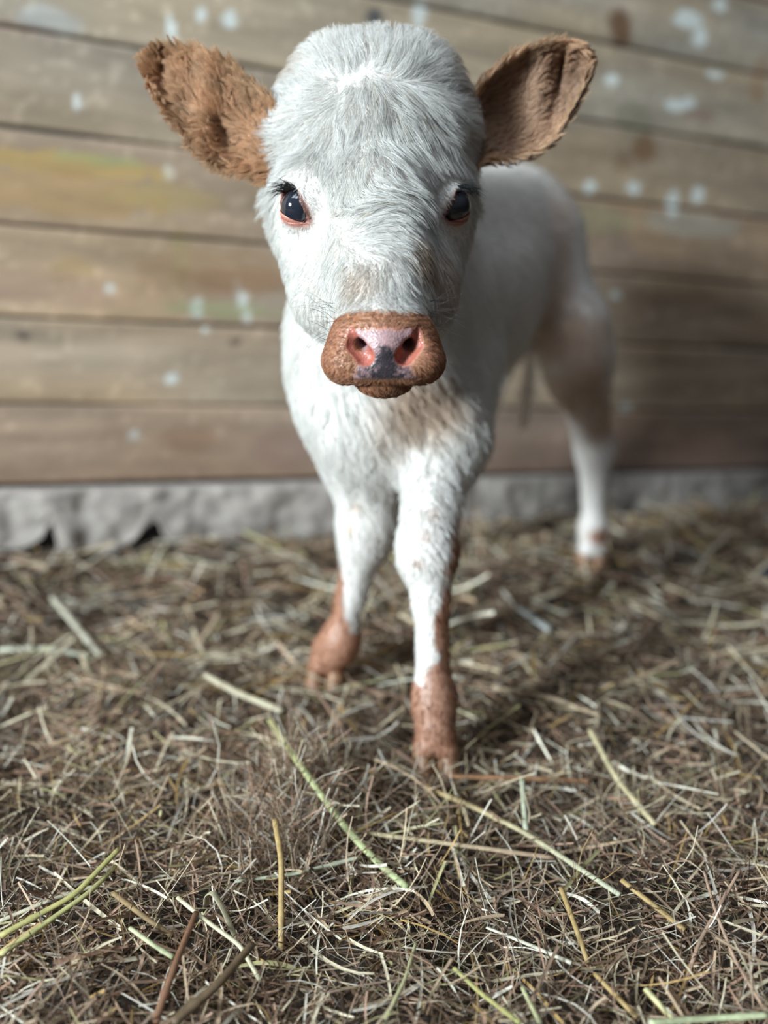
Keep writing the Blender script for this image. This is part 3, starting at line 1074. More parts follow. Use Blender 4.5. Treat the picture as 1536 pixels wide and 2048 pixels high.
def coat_color(p):
    C = np.ones((len(p), 3)) * C_WHITE
    u, v, d = unproj(p)
    head = (p[:, 1] < 1.05) & (p[:, 2] > .40)
    # head: faint tan on the crown, bridge and right cheek
    for (c, r, col, s) in ((P(600, 145, .93), (.022, .03, .016), C_TAN, .5), (P(745, 55, .93), (.03, .03, .012), C_RUST, .45),
                           (P(735, 130, .90), (.012, .02, .014), C_TAN, .3), (P(730, 575, .80), (.018, .03, .022), C_TAN, .45),
                           (P(838, 530, .82), (.016, .03, .026), C_TAN * .85, .8), (P(885, 565, .86), (.025, .04, .03), C_TAN, .55),
                           (P(905, 160, .93), (.018, .03, .03), C_TAN, .5)):
        C = mixc(C, col, blob(p, c, r) * s)
    # body: tan clouds on flank and thigh; brisket tan partly paints the head's shadow
    for (c, r, s) in ((P(850, 820, 1.05), (.05, .05, .035), .8), (P(775, 880, 1.03), (.022, .04, .04), .35), (P(800, 760, 1.03), (.03, .04, .03), .3),
                      (P(1090, 440, 1.55), (.035, .09, .05), .6), (P(1105, 540, 1.52), (.03, .09, .06), .6), (P(1110, 660, 1.52), (.04, .07, .05), .65),
                      (P(1165, 690, 1.53), (.045, .07, .06), .75), (P(1160, 780, 1.58), (.05, .07, .045), .75), (P(1205, 835, 1.63), (.03, .06, .04), .75),
                      (P(925, 650, 1.25), (.02, .05, .025), .35)):
        C = mixc(C, C_TAN, blob(p, c, r, .5, .25, 4, .03) * s)
    # left fore leg: rust down the outer side, whole foot rust from the fetlock down
    z = p[:, 2]
    lf = (np.hypot(p[:, 0] - .055, p[:, 1] - .95) < .085) & (z < .30)
    edge = np.interp(z, [0, .07, .10, .13, .17, .21, .25, .30], [-1, -1, -.014, .004, .003, .018, .022, .030])
    cx = np.interp(z, [0, .1, .2, .24, .3], [.056, .055, .052, .048, .055])
    m = smooth(-.004, .004, (p[:, 0] - cx) - edge + .006 * vnoise(p, .012, 12)) * lf * (1 - smooth(.24, .285, z))
    C = mixc(C, C_RUST, m)
    for (c, s) in ((P(836, 1125, 1.01), .5), (P(850, 1075, 1.01), .35), (P(868, 1030, 1.02), .4)):
        C = mixc(C, C_RUST, blob(p, c, (.007, .03, .006), .4, .5, 14, .004) * s)
    # right fore leg: rust outside, foot rust
    rf = (np.hypot(p[:, 0] + .06, p[:, 1] - 1.13) < .09) & (z < .22)
    cxr = np.interp(z, [0, .06, .12, .2], [-.068, -.055, -.042, -.025])
    edge = np.interp(z, [0, .065, .085, .12, .16, .19], [1, 1, .008, -.006, -.016, -.030])
    m = smooth(-.004, .004, -(p[:, 0] - cxr) + edge + .005 * vnoise(p, .012, 15)) * rf * (1 - smooth(.165, .19, z))
    C = mixc(C, C_RUST * 1.15, m)
    for c in (P(697, 1058, 1.13), P(712, 1015, 1.12)):
        C = mixc(C, C_TAN, blob(p, c, (.006, .03, .005), .4, .5, 14, .004) * .6)
    # left hind pastern
    C = mixc(C, C_RUST, blob(p, P(1194, 1074, 1.67), (.020, .028, .019), .3, .3, 4))
    # muzzle
    mm = muzzle_mask(p) * head
    C = mixc(C, C_MUZ * (1 + .25 * vnoise(p, .01, 31))[:, None], mm)
    C = mixc(C, (.50, .23, .15), mm * .6 * np.exp(-(((np.abs(u - 768) - 88) / 22) ** 2 + ((v - 700) / 34) ** 2)))
    C = C * (1 + .05 * vnoise(p, .03, 41))[:, None]
    return C


PADS = [P(767, 690, .765), P(767, 735, .765)]


def pad_mask(p):
    """bare, moist nose pad between and below the nostrils"""
    u, v, d = unproj(p)
    wob = 4 * vnoise(p, .005, 51)
    half_w = np.interp(v, [650, 662, 680, 700, 715, 735, 757, 762], [66, 66, 56, 40, 38, 50, 62, 50])
    m = smooth(9, -5, np.abs(u - 768) - half_w + wob) * smooth(656, 664, v + wob) * smooth(760, 756, v)
    return m * (d < .80)


def nostril_mask(p):
    m = 0
    for sg, a, b, c in NOSTRILS:
        dd = np.minimum(prim_d(p, cap(a, b, .0025, .0066)), prim_d(p, cap(b, c, .0066, .0078)))
        m = np.maximum(m, 1 - smooth(-.001, .0025, dd))
    return m


def skin_color(p):
    cc_ = coat_color(p)
    C = cc_ * .8 + C_SKIN * .2
    hd = (p[:, 1] < 1.0) & (p[:, 2] > .42)
    mm = muzzle_mask(p) * hd
    C = mixc(C, C_MUZ * .9, mm)
    u, v, d = unproj(p)
    nm = nostril_mask(p) * hd
    pm = pad_mask(p) * hd
    pad = np.ones((len(p), 3)) * np.array([.40, .25, .255])
    band = np.exp(-((u - 770) / (15 + 32 * smooth(690, 745, v))) ** 2) * smooth(672, 712, v)
    mott = np.clip(band * 1.3 + .55 * vnoise(p, .0022, 61) * (band > .08) + .25 * vnoise(p, .007, 62), 0, 1)
    pad = mixc(pad, C_SLATE, mott)
    C = mixc(C, C_PINK, smooth(645, 668, v) * smooth(682, 664, v) * np.exp(-((u - 768) / 85) ** 2) * mm * .75)
    C = mixc(C, pad, pm)
    C = mixc(C, C_PINK * np.array([.62, .44, .38]), nm)
    lip = np.exp(-((v - 759) / 2.6) ** 2) * mm * smooth(72, 55, np.abs(u - 768))
    C = mixc(C, (.09, .05, .04), lip * .8)
    for (c, e1, e2, g), dark in ((EYEL, 0), (EYER, 0)):
        q = p - c
        uu = q @ e1; w_ = q @ e2
        r = np.sqrt((uu / .0198) ** 2 + (w_ / .0143) ** 2)
        close = (np.linalg.norm(q, axis=-1) < .034)
        upper = smooth(-.004, .006, w_ * (1 if e2[2] > 0 else -1))
        C = mixc(C, C_PINK * np.array([.62, .60, .58]), (1 - smooth(1.06, 1.28, r)) * close)
        C = mixc(C, (.085, .04, .03), (1 - smooth(1.06, 1.20, r)) * close * upper * .92)
    return C


# ------------------------------------------------------------------ ears (cupped shells, part of the body mesh)
def ear_surface(side):
    if side < 0:
        top = [(560, 215), (522, 178), (480, 142), (440, 112), (400, 98), (355, 93), (322, 97), (300, 108)]
        bot = [(545, 375), (505, 352), (455, 345), (415, 325), (380, 290), (345, 240), (312, 190), (292, 140)]
    else:
        top = [(930, 225), (958, 172), (998, 132), (1040, 100), (1085, 84), (1125, 82), (1155, 90), (1172, 106)]
        bot = [(935, 345), (972, 322), (1020, 322), (1070, 310), (1105, 282), (1140, 228), (1166, 180), (1178, 138)]
    top = np.array(top, float); bot = np.array(bot, float)
    s = np.linspace(0, 1, len(top))

    def at(S_, T_):
        S_ = np.clip(S_, 0, 1)
        tx = np.stack([np.interp(S_, s, top[:, k]) for k in (0, 1)], -1)
        bx = np.stack([np.interp(S_, s, bot[:, k]) for k in (0, 1)], -1)
        # rounded tip: pull the width in at the end
        m = (tx + bx) / 2
        wv = (bx - tx) / 2
        u = m + wv * T_[..., None]
        tipdir = (-1, -.55) if side < 0 else (1, -.45)
        u = u + np.array(tipdir) * 10 * (smooth(.8, 1, S_) * (1 - T_ ** 2))[..., None]
        dish = .026 * np.sin(np.pi * np.clip(S_ * .75 + .15, 0, 1)) * (1 - np.abs(T_) ** 2.2)
        dd = (.912 + .022 * S_ + dish * .45) if side < 0 else (.930 + .015 * S_ + dish)
        if side > 0:      # fold running down the cup
            fold_s = .62 - .06 * T_
            dd = dd - .010 * np.exp(-((S_ - fold_s + .10) / .09) ** 2) * np.exp(-((T_ + .1) / .6) ** 2) + .010 * np.exp(-((S_ - fold_s - .03) / .04) ** 2) * np.exp(-((T_ + .30) / .38) ** 2)
        else:
            dd = dd + .008 * np.exp(-((S_ - .80) / .06) ** 2) * np.exp(-((T_ + .1) / .5) ** 2) + .010 * np.exp(-((S_ - .30) / .10) ** 2) * np.exp(-((T_ - .35) / .3) ** 2) - .006 * np.exp(-((S_ - .45) / .08) ** 2)
        x = (u[..., 0] - 768) / FPX * dd
        y = (1024 - u[..., 1]) / FPX * dd
        return np.stack([x, dd * CP + y * SP, CAM_H - dd * SP + y * CP], -1)
    return at


def ear_mesh(side, NS=64, NT=40):
    at = ear_surface(side)
    S_, T_ = np.meshgrid(np.linspace(0, 1, NS), np.sin(np.linspace(-np.pi / 2, np.pi / 2, NT)), indexing='ij')
    Fp = at(S_, T_)
    du = np.gradient(Fp, axis=0); dv = np.gradient(Fp, axis=1)
    N = nrm(np.cross(du, dv))
    flip = N[..., 1].mean() > 0
    if flip:
        N = -N
    th = .0045 * np.sqrt(np.clip(1 - np.abs(T_) ** 6, 0, 1))[..., None] * np.sqrt(np.clip(1 - S_ ** 10, 0, 1))[..., None]
    Bp = Fp - N * th
    V = np.concatenate([Fp.reshape(-1, 3), Bp.reshape(-1, 3)])
    idx = np.arange(NS * NT).reshape(NS, NT)
    qf = np.stack([idx[:-1, :-1], idx[1:, :-1], idx[1:, 1:], idx[:-1, 1:]], -1).reshape(-1, 4)
    qb = qf[:, ::-1] + NS * NT
    if flip:
        qf = qf[:, ::-1]; qb = qb[:, ::-1]
    e1 = np.stack([idx[:-1, 0], idx[1:, 0], idx[1:, 0] + NS * NT, idx[:-1, 0] + NS * NT], -1)
    e2 = np.stack([idx[:-1, -1], idx[1:, -1], idx[1:, -1] + NS * NT, idx[:-1, -1] + NS * NT], -1)
    e3 = np.stack([idx[-1, :-1], idx[-1, 1:], idx[-1, 1:] + NS * NT, idx[-1, :-1] + NS * NT], -1)
    return V, np.concatenate([qf, qb, e1, e2, e3]), Fp, N, S_, T_


calf_cols = skin_color(bverts)
allV, allF, allC = [bverts], [quads], [calf_cols]
nv = len(bverts)
EARS = []
for side in (-1, 1):
    V, q, Fp, N, S_, T_ = ear_mesh(side)
    EARS.append((side, Fp, N, S_, T_))
    allV.append(V); allF.append(q + nv); nv += len(V)
    base_c = np.array([.38, .21, .13])
    allC.append(np.ones((len(V), 3)) * base_c)
allV = np.concatenate(allV); allF = np.concatenate(allF); allC = np.concatenate(allC)
calf = mesh_obj('calf', allV, allF, M_SKIN, colors=allC)
tag(calf, 'small white calf with rust-brown ears, muzzle and feet standing in hay', 'calf')
print('calf mesh done')


# ------------------------------------------------------------------ eyes
def sphere_mesh(c, r, e1, e2, g, nu=48, nvv=32, bulge=.0012, lo=0, hi=math.pi):
    th = np.linspace(lo, hi, nvv)
    ph = np.linspace(0, 2 * math.pi, nu, endpoint=False)
    TH, PH = np.meshgrid(th, ph, indexing='ij')
    rr = r + bulge * np.exp(-(TH / .55) ** 2)
    V = c + (np.cos(TH)[..., None] * g + np.sin(TH)[..., None] * (np.cos(PH)[..., None] * e1 + np.sin(PH)[..., None] * e2)) * rr[..., None]
    idx = np.arange(nvv * nu).reshape(nvv, nu)
    nxt = np.roll(idx, -1, axis=1)
    q = np.stack([idx[:-1], idx[1:], nxt[1:], nxt[:-1]], -1).reshape(-1, 4)
    return V.reshape(-1, 3), q


def crescent(c, r, e1, e2, g, sgn):
    """pink inner rim of the lower lid hugging the eyeball"""
    rows, cols_ = 10, 40
    V = []
    for i in range(rows + 1):
        f = i / rows
        for j in range(cols_ + 1):
            a = math.pi * (j / cols_)
            k = math.sin(a) ** .8
            kk_ = k * (.15 + .85 * min(1, max(0, (a / math.pi - .2) / .4)))
            u_ = -.0188 * math.cos(a)
            lowv = -.0140 * k
            innv = -.0136 * k + .0050 * kk_
            vv_ = (lowv * (1 - f) + innv * f) * sgn
            h_ = math.sqrt(max(r * r - u_ * u_ - vv_ * vv_, 1e-6)) if u_ * u_ + vv_ * vv_ < r * r else 0.002
            V.append(c + e1 * u_ + e2 * vv_ + g * (h_ + .0012 + .0014 * math.sin(f * math.pi) * k))
    idx = np.arange((rows + 1) * (cols_ + 1)).reshape(rows + 1, cols_ + 1)
    q = np.stack([idx[:-1, :-1], idx[1:, :-1], idx[1:, 1:], idx[:-1, 1:]], -1).reshape(-1, 4)
    return np.array(V), q


def curves_obj(name, pts, radii, cols, mat, parent, label=None, kind=None):
    """pts (n, m, 3)"""
    n, m = pts.shape[:2]
    cu = bpy.data.hair_curves.new(name)
    cu.add_curves([m] * n)
    cu.attributes['position'].data.foreach_set('vector', np.ascontiguousarray(pts, dtype=F32).ravel())
    ra = cu.attributes.get('radius') or cu.attributes.new('radius', 'FLOAT', 'POINT')
    ra.data.foreach_set('value', np.ascontiguousarray(radii, dtype=F32).ravel())
    ca = cu.attributes.new('tint', 'FLOAT_COLOR', 'CURVE')
    c4 = np.ones((n, 4), dtype=F32)
    c4[:, :3] = np.clip(cols, 0, 1)
    ca.data.foreach_set('color', c4.ravel())
    cu.materials.append(mat)
    o = bpy.data.objects.new(name, cu)
    scene.collection.objects.link(o)
    o.parent = parent
    if label:
        o['label'] = label
    if kind:
        o['kind'] = kind
    return o


M_LID = mat_simple('eyelid_skin', (.46, .20, .15), .25, 250, .8, 1.15)
for (c, e1, e2, g), nm_ in ((EYEL, 'l'), (EYER, 'r')):
    up = 1 if e2[2] > 0 else -1
    V, q = sphere_mesh(c, EYE_R, e1, e2, g)
    eye = mesh_obj('eye', V, q, M_EYE, parent=calf)
    eye['label'] = 'glossy dark eye'
    V, q = crescent(c, EYE_R, e1, e2, g, up)
    lid = mesh_obj('lower_eyelid', V, q, M_LID, parent=calf)
    lid['label'] = 'moist pink inner eyelid'
    # lashes: a fan from the outer half of the upper lid
    nl = 110
    f = rng.random(nl)
    a = math.pi * (.02 + .52 * f)
    root = c + np.outer(-.0185 * np.cos(a), e1) + np.outer(.0143 * np.sin(a) * up * 1.02, e2) + g * .0105
    out_dir = nrm(-e1 * 1.0 + e2 * up * .25 + g * .45)
    if nm_ == 'l':
        wd_ = nrm(P(530, 392, .86) - P(572, 383, .86) + np.array([0, -.006, 0]))
    else:
        wd_ = nrm(P(966, 398, .86) - P(930, 380, .86) + np.array([0, -.006, 0]))
    Ls = rng.uniform(.013, .023, nl) * (1 - .35 * f)
    uu = np.linspace(0, 1, 7)
    dirs = nrm(wd_ + .22 * rng.normal(0, 1, (nl, 3)) + np.outer(f, UZ) * .5)
    pts = root[:, None] + dirs[:, None] * (uu[None, :, None] * Ls[:, None, None]) + UZ * (np.sin(uu * math.pi * .9)[None, :, None] * .15 * Ls[:, None, None])
    rad_ = (.00028 * (1 - uu * .85))[None].repeat(nl, 0)
    curves_obj('eyelashes', pts, rad_, np.ones((nl, 3)) * .012, M_HAIR, calf, 'dark upper lashes')

# whiskers
wl_ = []
for side, n in ((-1, 34), (1, 20)):
    for i in range(n):
        if side < 0:
            r0 = P(rng.uniform(645, 690), rng.uniform(600, 690), .80)
            dr = nrm(np.array([-.8, -.35, rng.uniform(-.1, .9)]))
        else:
            r0 = P(rng.uniform(850, 878), rng.uniform(600, 660), .80)
            dr = nrm(np.array([.9, -.3, rng.uniform(-.1, .6)]))
        L_ = rng.uniform(.012, .034)
        uu = np.linspace(0, 1, 8)
        bend = rng.normal(0, .25) * L_
        wl_.append(r0 + np.outer(uu * L_, dr) + np.outer(uu ** 2 * bend - uu ** 2 * .004, UZ))
pts = np.array(wl_)
curves_obj('whiskers', pts, (.00013 * (1 - np.linspace(0, 1, 8) * .7))[None].repeat(len(pts), 0), np.ones((len(pts), 3)) * .06, M_HAIR, calf, 'thin dark muzzle whiskers')


# ------------------------------------------------------------------ cloven hooves
def hoof(c, fwd, scale=1.0, spread=.0124, splay=.03, mat=M_HOOF):
    """two pointed claws side by side; c = centre of the foot on the ground"""
    fwd = nrm(fwd)
    sd = np.array([fwd[1], -fwd[0], 0.0])
    Vs, Fs = [], []
    nv_ = 0
    for s_ in (-1, 1):
        f2 = nrm(fwd + sd * s_ * splay)
        s2 = np.array([f2[1], -f2[0], 0.0])
        rows = []
        H = 9
        for i in range(H + 1):
            h = i / H
            z = h * .036 * scale
            back, front = -.018 * scale, (.028 - .022 * h) * scale
            wd_ = (.0152 - .0030 * h) * scale
            ring = []
            for j in range(20):
                a = 2 * math.pi * j / 20
                ca, sa = math.cos(a), math.sin(a)
                lon = (front + back) / 2 + (front - back) / 2 * ca
                lat = wd_ * sa * (1 - .28 * max(ca, 0) ** 2)
                if sa * s_ < 0:
                    lat *= .84
                ring.append(c + f2 * lon + s2 * (lat + s_ * spread * scale) + UZ * (z + (.003 * (1 - h) * max(ca, 0) * 0)))
            rows.append(ring)
        V = np.array(rows).reshape(-1, 3)
        idx = np.arange((H + 1) * 20).reshape(H + 1, 20)
        nxt = np.roll(idx, -1, 1)
        fs = [tuple(x) for x in np.stack([idx[:-1], nxt[:-1], nxt[1:], idx[1:]], -1).reshape(-1, 4) + nv_]
        fs.append(tuple((idx[0][::-1] + nv_).tolist()))
        fs.append(tuple((idx[-1] + nv_).tolist()))
        Vs.append(V); Fs += fs; nv_ += len(V)
    arr = np.empty(len(Fs), dtype=object)
    for i, x in enumerate(Fs):
        arr[i] = tuple(int(t) for t in x)
    return np.concatenate(Vs), arr


for c, fw in ((LFH + [0, -.008, 0], (.04, -1, 0)), (RFH + [-.002, -.008, 0], (-.22, -1, 0)), (LHH + [0, -.008, 0], (-.05, -1, 0)), (RHH, (-.3, -1, 0))):
    V, f = hoof(np.asarray(c) + [0, 0, -.003], np.array(fw, float), 1.02)
    h_ = mesh_obj('hoof', V, f, M_HOOF, parent=calf)
    h_['label'] = 'cloven brown horn hoof'

# ------------------------------------------------------------------ fur
FLOW = np.array([  # photo x, y, direction x, y (down positive) of the lie of the head hair
    (640, 100, -.35, -1), (700, 75, -.1, -1), (760, 75, .1, -1), (830, 85, .3, -1), (885, 110, .7, -1), (595, 140, -.7, -.8), (920, 150, .9, -.4),
    (690, 130, -.2, -.7), (800, 130, .3, -.6), (745, 175, .1, 1), (700, 190, -.3, 1), (790, 185, .5, 1), (640, 200, -.9, .45), (600, 230, -1, .15),
    (560, 200, -1, -.25), (535, 240, -1, .05), (560, 270, -1, .25), (600, 280, -.6, .8), (640, 260, -.3, 1), (680, 260, .05, 1), (740, 240, -.05, 1),
    (790, 250, .2, 1), (840, 230, .7, .9), (890, 220, .9, .6), (930, 260, .9, .6), (530, 320, -1, .25), (560, 340, -.9, .5), (600, 340, -.15, 1),
    (650, 330, .0, 1), (700, 330, .15, 1), (745, 330, .05, 1), (790, 330, .25, 1), (840, 310, .5, 1), (870, 350, .4, 1), (910, 330, .15, 1),
    (640, 380, .3, 1), (690, 390, .1, .8), (740, 390, .55, .5), (800, 380, .8, .5), (850, 400, .8, .6), (870, 440, .6, 1),
    (645, 440, .6, .2), (690, 445, 1, -.25), (740, 425, 1, -.15), (790, 430, 1, .2), (835, 455, .8, .7),
    (640, 475, -.1, 1), (600, 490, -.4, 1), (570, 450, -1, .7), (560, 520, -.9, .6), (590, 560, -.6, 1), (620, 520, -.2, 1), (660, 500, .25, 1),
    (700, 490, .7, .7), (740, 480, 1, .4), (790, 490, .8, .8), (820, 540, .2, 1), (780, 560, -.1, 1), (740, 550, .0, 1), (700, 560, -.25, 1),
    (665, 570, -.4, 1), (640, 600, -.5, .9), (690, 605, -.5, .7), (730, 605, -.2, 1), (790, 605, .1, 1), (840, 600, .4, .8), (870, 540, .4, 1),
    (900, 480, .5, 1), (905, 560, .5, .8), (880, 610, .2, 1), (620, 640, -.4, 1), (900, 420, .8, .6), (945, 400, .8, .7),
    (700, 640, -.8, -.4), (768, 640, 0, -1), (835, 640, .8, -.4), (670, 690, -1, .1), (868, 690, 1, .1), (690, 745, -.7, .8), (850, 745, .7, .8), (768, 780, 0, 1),
], float)


def head_flow(p):
    u, v, d = unproj(p)
    W_ = np.zeros((len(p), 2)); tot = np.full(len(p), 1e-9)
    for x, y, dx, dy in FLOW:
        l = math.hypot(dx, dy)
        wg = np.exp(-((u - x) ** 2 + (v - y) ** 2) / (2 * 24.0 ** 2)) + 1e-5 / (1 + ((u - x) ** 2 + (v - y) ** 2) / 1e4)
        W_[:, 0] += wg * dx / l; W_[:, 1] += wg * dy / l
        tot += wg
    W_ /= tot[:, None]
    # screen x -> world x, screen down -> world down (as seen from the front), slight backward sweep at the sides
    t = np.stack([W_[:, 0], W_[:, 1] * -SP, -W_[:, 1] * CP], -1)
    side = smooth(.05, .10, np.abs(p[:, 0] + .005))
    t[:, 1] += .35 * side
    back = smooth(.93, 1.0, p[:, 1])[:, None]
    t = t * (1 - back) + np.array([0, 1.0, -.25]) * back
    return t


def body_flow(p):
    s_ = (p - BO) @ AX
    t = np.zeros_like(p)
    torso = smooth(.30, .42, p[:, 2])
    t += AX * (torso * smooth(-.05, .15, s_) * .9 + .08)[:, None]
    lat = (p - BO) @ LX
    t += LX * (np.sign(lat) * smooth(0.01, .08, np.abs(lat)) * .25 * torso)[:, None]
    t[:, 2] -= 1.0 - .45 * torso * smooth(.1, .2, s_)
    return t


def head_w(p):
    # 1 on the head, 0 on the body
    c = P(752, 400, .95)
    dy = p[:, 1] - .92
    r = np.sqrt(((p[:, 0] - c[0]) / .16) ** 2 + (dy / np.where(dy > 0, .15, .32)) ** 2 + ((p[:, 2] - .61) / .22) ** 2)
    return 1 - smooth(.85, 1.05, r)


def flow(p):
    w_ = head_w(p)[:, None]
    t = body_flow(p) * (1 - w_) + head_flow(p) * w_
    t += .24 * vnoise3(p, .020, 5) + .06 * vnoise3(p, .007, 6)
    return t


# scatter roots on the skin
tri = np.concatenate([quads[:, [0, 1, 2]], quads[:, [0, 2, 3]]])
A_, B_, C_ = bverts[tri[:, 0]], bverts[tri[:, 1]], bverts[tri[:, 2]]
cen = (A_ + B_ + C_) / 3
ar = .5 * np.linalg.norm(np.cross(B_ - A_, C_ - A_), axis=-1)
fn = nrm(np.cross(B_ - A_, C_ - A_))
view = nrm(cen - np.array([0, 0, CAM_H]))
facing = -(fn * view).sum(-1)
u, v, d = unproj(cen)
hw = head_w(cen)
dens = 14 * 1e4 * hw + 9 * 1e4 * (1 - hw)
dens = np.where(hw > .5, dens * 2.6, dens)
mz = muzzle_mask(cen)
dens = dens * (1 + 2.2 * mz)
dens *= np.where(facing < -.25, .22, 1.0)
far = smooth(1.25, 1.5, d)
dens *= 1 - .55 * far
dens = np.where(cen[:, 2] < .02, 0, dens)
# buried faces
cnt_ = rng.poisson(ar * dens)
ti = np.repeat(np.arange(len(tri)), cnt_)
r1 = np.sqrt(rng.random(len(ti)))[:, None]; r2 = rng.random(len(ti))[:, None]
R_ = A_[ti] * (1 - r1) + B_[ti] * r1 * (1 - r2) + C_[ti] * r1 * r2
keep = np.ones(len(R_), bool)
hd = (R_[:, 1] < 1.0) & (R_[:, 2] > .42)
keep &= ~(hd & (pad_mask(R_) > .35))
keep &= ~(hd & (nostril_mask(R_) > .5))
for (c, e1, e2, g) in (EYEL, EYER):
    q = R_ - c
    r = np.sqrt(((q @ e1) / .0198) ** 2 + ((q @ e2) / .0143) ** 2)
    keep &= ~((r < 1.12) & (np.linalg.norm(q, axis=-1) < .034))
    keep &= ~(np.linalg.norm(q, axis=-1) < EYE_R + .0008)
R_ = R_[keep]
print('hair roots', len(R_))
N_ = sdf_grad(R_)


def grow(R_, N_, L, lift, flowf, clump=.6, csize=.0035, nstep=7, rad=.00013, wave=.12, seed=1, field=True):
    n = len(R_)
    # clumps
    wp = R_ + .0022 * vnoise3(R_, .006, 80 + seed)
    key = np.floor(wp / (csize * (1 + 0 * L[:, None]))).astype(np.int64)
    kk = (key[:, 0] * 73856093) ^ (key[:, 1] * 19349663) ^ (key[:, 2] * 83492791)
    _, inv = np.unique(kk, return_inverse=True)
    nc = inv.max() + 1
    ct = np.bincount(inv, minlength=nc)
    cc0 = np.stack([np.bincount(inv, R_[:, k], nc) / ct for k in range(3)], -1)
    crand = rng.normal(0, 1, (nc, 3))
    clen = rng.uniform(.82, 1.12, nc)
    L = L * clen[inv] * rng.uniform(.75, 1.08, n)
    p = R_.copy()
    pts = [p.copy()]
    ds = (L / nstep)[:, None]
    jit = rng.normal(0, .10, (n, 3))
    nn = N_
    for s_ in range(nstep):
        u_ = (s_ + .5) / nstep
        t = flowf(p)
        t = t + crand[inv] * wave + jit
        t = t - nn * (t * nn).sum(-1, keepdims=True)
        t = nrm(t)
        li = lift * (1.25 - 1.15 * u_)
        dvec = nrm(t + nn * li[:, None])
        p = p + dvec * ds
        pts.append(p.copy())
    pts = np.stack(pts, 1)
    # pull towards the clump's mean strand
    uu = np.linspace(0, 1, nstep + 1)
    mean = np.stack([np.stack([np.bincount(inv, pts[:, j, k], nc) / ct for k in range(3)], -1) for j in range(nstep + 1)], 1)
    wgt = (clump * uu ** 1.3)[None, :, None] * rng.uniform(.5, 1.15, (n, 1, 1))
    pts = pts * (1 - wgt) + mean[inv] * wgt
    rr = (rad * (1 - .82 * uu ** 1.6))[None] * rng.uniform(.75, 1.2, (n, 1))
    return pts, rr


u, v, d = unproj(R_)
hw = head_w(R_)
mz = muzzle_mask(R_)
z = R_[:, 2]
s_ = (R_ - BO) @ AX
lat = np.abs((R_ - BO) @ LX)
# lengths
Lb = np.interp(z, [0, .04, .10, .20, .28, .36, .45, .7], [.006, .007, .007, .009, .013, .020, .024, .018])
Lb = Lb * (1 - .35 * smooth(.1, .25, s_) * smooth(.3, .4, z))
tailm = (s_ > .62) & (z < .45)
Lb = np.where(tailm, .03, Lb)
front = 1 - smooth(.86, .96, R_[:, 1])
Lh = np.full(len(R_), .018)
Lh = np.where(v < 420, .028, Lh)
Lh += .009 * np.exp(-(((u - 760) / 110) ** 2 + ((v - 190) / 110) ** 2))
Lh += .006 * np.exp(-(((u - 765) / 70) ** 2 + ((v - 560) / 60) ** 2))
Lh += .004 * smooth(430, 540, v) * smooth(60, 130, np.abs(u - 760)) * 0
Lh *= 1 - .35 * smooth(150, 80, v)
Lh += .005 * smooth(150, 200, np.abs(u - 745)) * (v < 420)
Lh *= 1 - .35 * smooth(618, 645, v) * (1 - mz)
cheek = smooth(450, 520, v) * smooth(70, 100, np.abs(u - 760))
Lh *= 1 - .25 * cheek
Lh = np.where(mz > .5, .0042 + .0015 * smooth(755, 775, v), Lh)
for (c, e1, e2, g) in (EYEL, EYER):
    r = np.linalg.norm(R_ - c, axis=-1)
    Lh *= .22 + .78 * smooth(.024, .050, r)
# hair just above the muzzle stops short of covering it
Lh = np.where(mz < .5, np.minimum(Lh, .004 + np.maximum(0, (628 - v)) * .00040 + (d > .84) * .01), Lh)
L = Lb * (1 - hw) + Lh * hw
lift = .55 * (1 - hw) + .46 * hw
lift = lift + .38 * vnoise(R_, .022, 91) * hw
crown = hw * smooth(150, 70, v)
lift = lift + .45 * crown
lift = np.where(z < .3, .40, lift)
lift = np.where(mz > .5, .55, lift)
lift = np.clip(lift, .2, 1.8)
cols = coat_color(R_)
cols = cols * np.where(hw > .5, rng.uniform(.68, 1.08, len(R_)), rng.uniform(.85, 1.05, len(R_)))[:, None]
strand_tan = (rng.random(len(R_)) < .05 * hw)[:, None]
cols = np.where(strand_tan, cols * np.array([.85, .74, .60]), cols)
# white hair lies over rust roots only where the animal is white; muzzle hair varies
mvar = rng.random(len(R_))
cols = np.where((mz > .5)[:, None], cols * np.where(mvar < .3, .55, np.where(mvar > .75, 1.7, 1.1))[:, None], cols)
rad = np.where(mz > .5, .00009, np.where(hw > .5, .00015, .00024))
hm = hw > .5
tot_ = 0
for nm_, msk, nst, csz, cl, wv, lab in (('head_fur', hm, 9, .0048, .72, .15, 'curly white fur of the head'), ('body_fur', ~hm, 5, .009, .65, .22, 'white coat with tan patches')):
    pts, rr = grow(R_[msk], N_[msk], L[msk], lift[msk], flow, clump=cl, csize=csz, nstep=nst, rad=1.0, wave=wv, seed=2)
    rr = rr * rad[msk][:, None]
    curves_obj(nm_, pts, rr, cols[msk], M_HAIR, calf, lab, 'stuff')
    tot_ += len(pts)
print('fur strands', tot_)

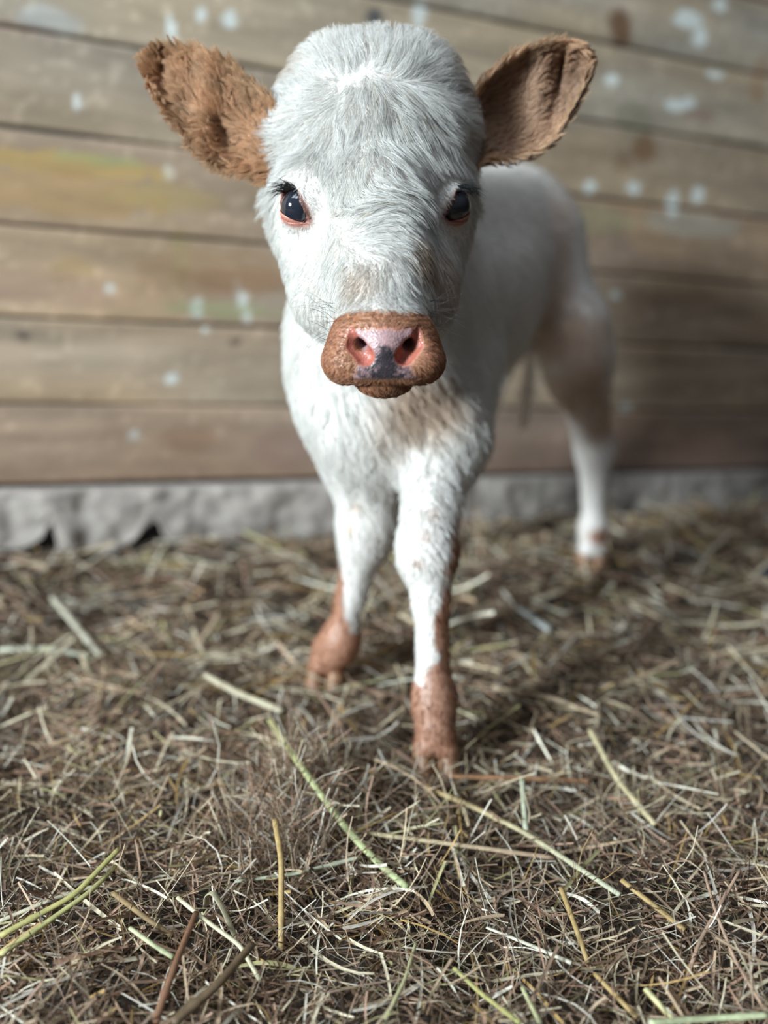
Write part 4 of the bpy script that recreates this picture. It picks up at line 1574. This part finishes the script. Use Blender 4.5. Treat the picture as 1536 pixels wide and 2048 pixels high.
# ear fur
allp, allr, allc = [], [], []
for side, Fp, N, S_, T_ in EARS:
    at = ear_surface(side)
    n = 34000
    S0 = rng.random(n) ** .95
    T0 = rng.uniform(-1, 1, n)
    e = 1e-3
    root = at(S0, T0)
    dS = at(S0 + e, T0) - at(S0 - e, T0)
    dT = at(S0, T0 + e) - at(S0, T0 - e)
    Nn = nrm(np.cross(dS, dT))
    Nn = np.where(Nn[:, 1:2] > 0, -Nn, Nn)
    dS, dT = nrm(dS), nrm(dT)
    backside = rng.random(n) < .35
    edge_ = np.abs(T0)
    if side < 0:
        tdir = dS * .75 + dT * (np.sign(T0) * edge_ ** 1.2 * .9)[:, None] + .55 * vnoise3(root, .016, 7)
        Le = .013 + .010 * np.clip(1 - edge_, 0, 1) * rng.random(n)
        lift_e = .55 + .25 * rng.random(n)
    else:
        tdir = dS * 1.0 + dT * (np.sign(T0) * edge_ ** 2 * .55)[:, None] + np.array([.25, 0, .15]) + .28 * vnoise3(root, .016, 8)
        Le = np.full(n, .013)
        lift_e = np.full(n, .40)
    Le = Le + .005 * smooth(.8, 1, edge_)
    Le = np.where(backside, .008, Le)
    Le = np.where(S0 > .93, Le * .6, Le)
    lift_e = np.where(backside, .3, lift_e)
    Nn2 = np.where(backside[:, None], -Nn, Nn)
    root = root - Nn * np.where(backside, .0045, 0)[:, None]
    td = nrm(tdir)
    fl = lambda p, td=td, n=n: td + .35 * vnoise3(p, .010, 9)
    pts, rr = grow(root, Nn2, Le, lift_e, fl, clump=.75, csize=.0045, nstep=6, rad=.00019, wave=.34, seed=4 + side)
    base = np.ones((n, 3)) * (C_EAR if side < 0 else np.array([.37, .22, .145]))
    fringe = smooth(.72, .98, np.maximum(edge_, smooth(.85, 1, S0)))[:, None]
    base = base * (1 - fringe * .6) + np.array([.56, .36, .21]) * fringe * .6
    tv = vnoise(root, .016, 17)[:, None]
    base = base * (1 + .3 * tv)
    lite = (rng.random(n) < .42)[:, None]
    base = np.where(lite, base * .6 + np.array([.62, .44, .28]) * .4, base)
    base = np.where((backside & (edge_ < .65) & (S0 < .7))[:, None], np.array([.16, .07, .04]), base)
    allp.append(pts); allr.append(rr); allc.append(base * rng.uniform(.8, 1.15, (n, 1)))
    # pale tufts at the root of the ear belong to the head fur
curves_obj('ear_fur', np.concatenate(allp), np.concatenate(allr), np.concatenate(allc), M_HAIR, calf, 'fuzzy rust-brown fur of the ears', 'stuff')
print('done')
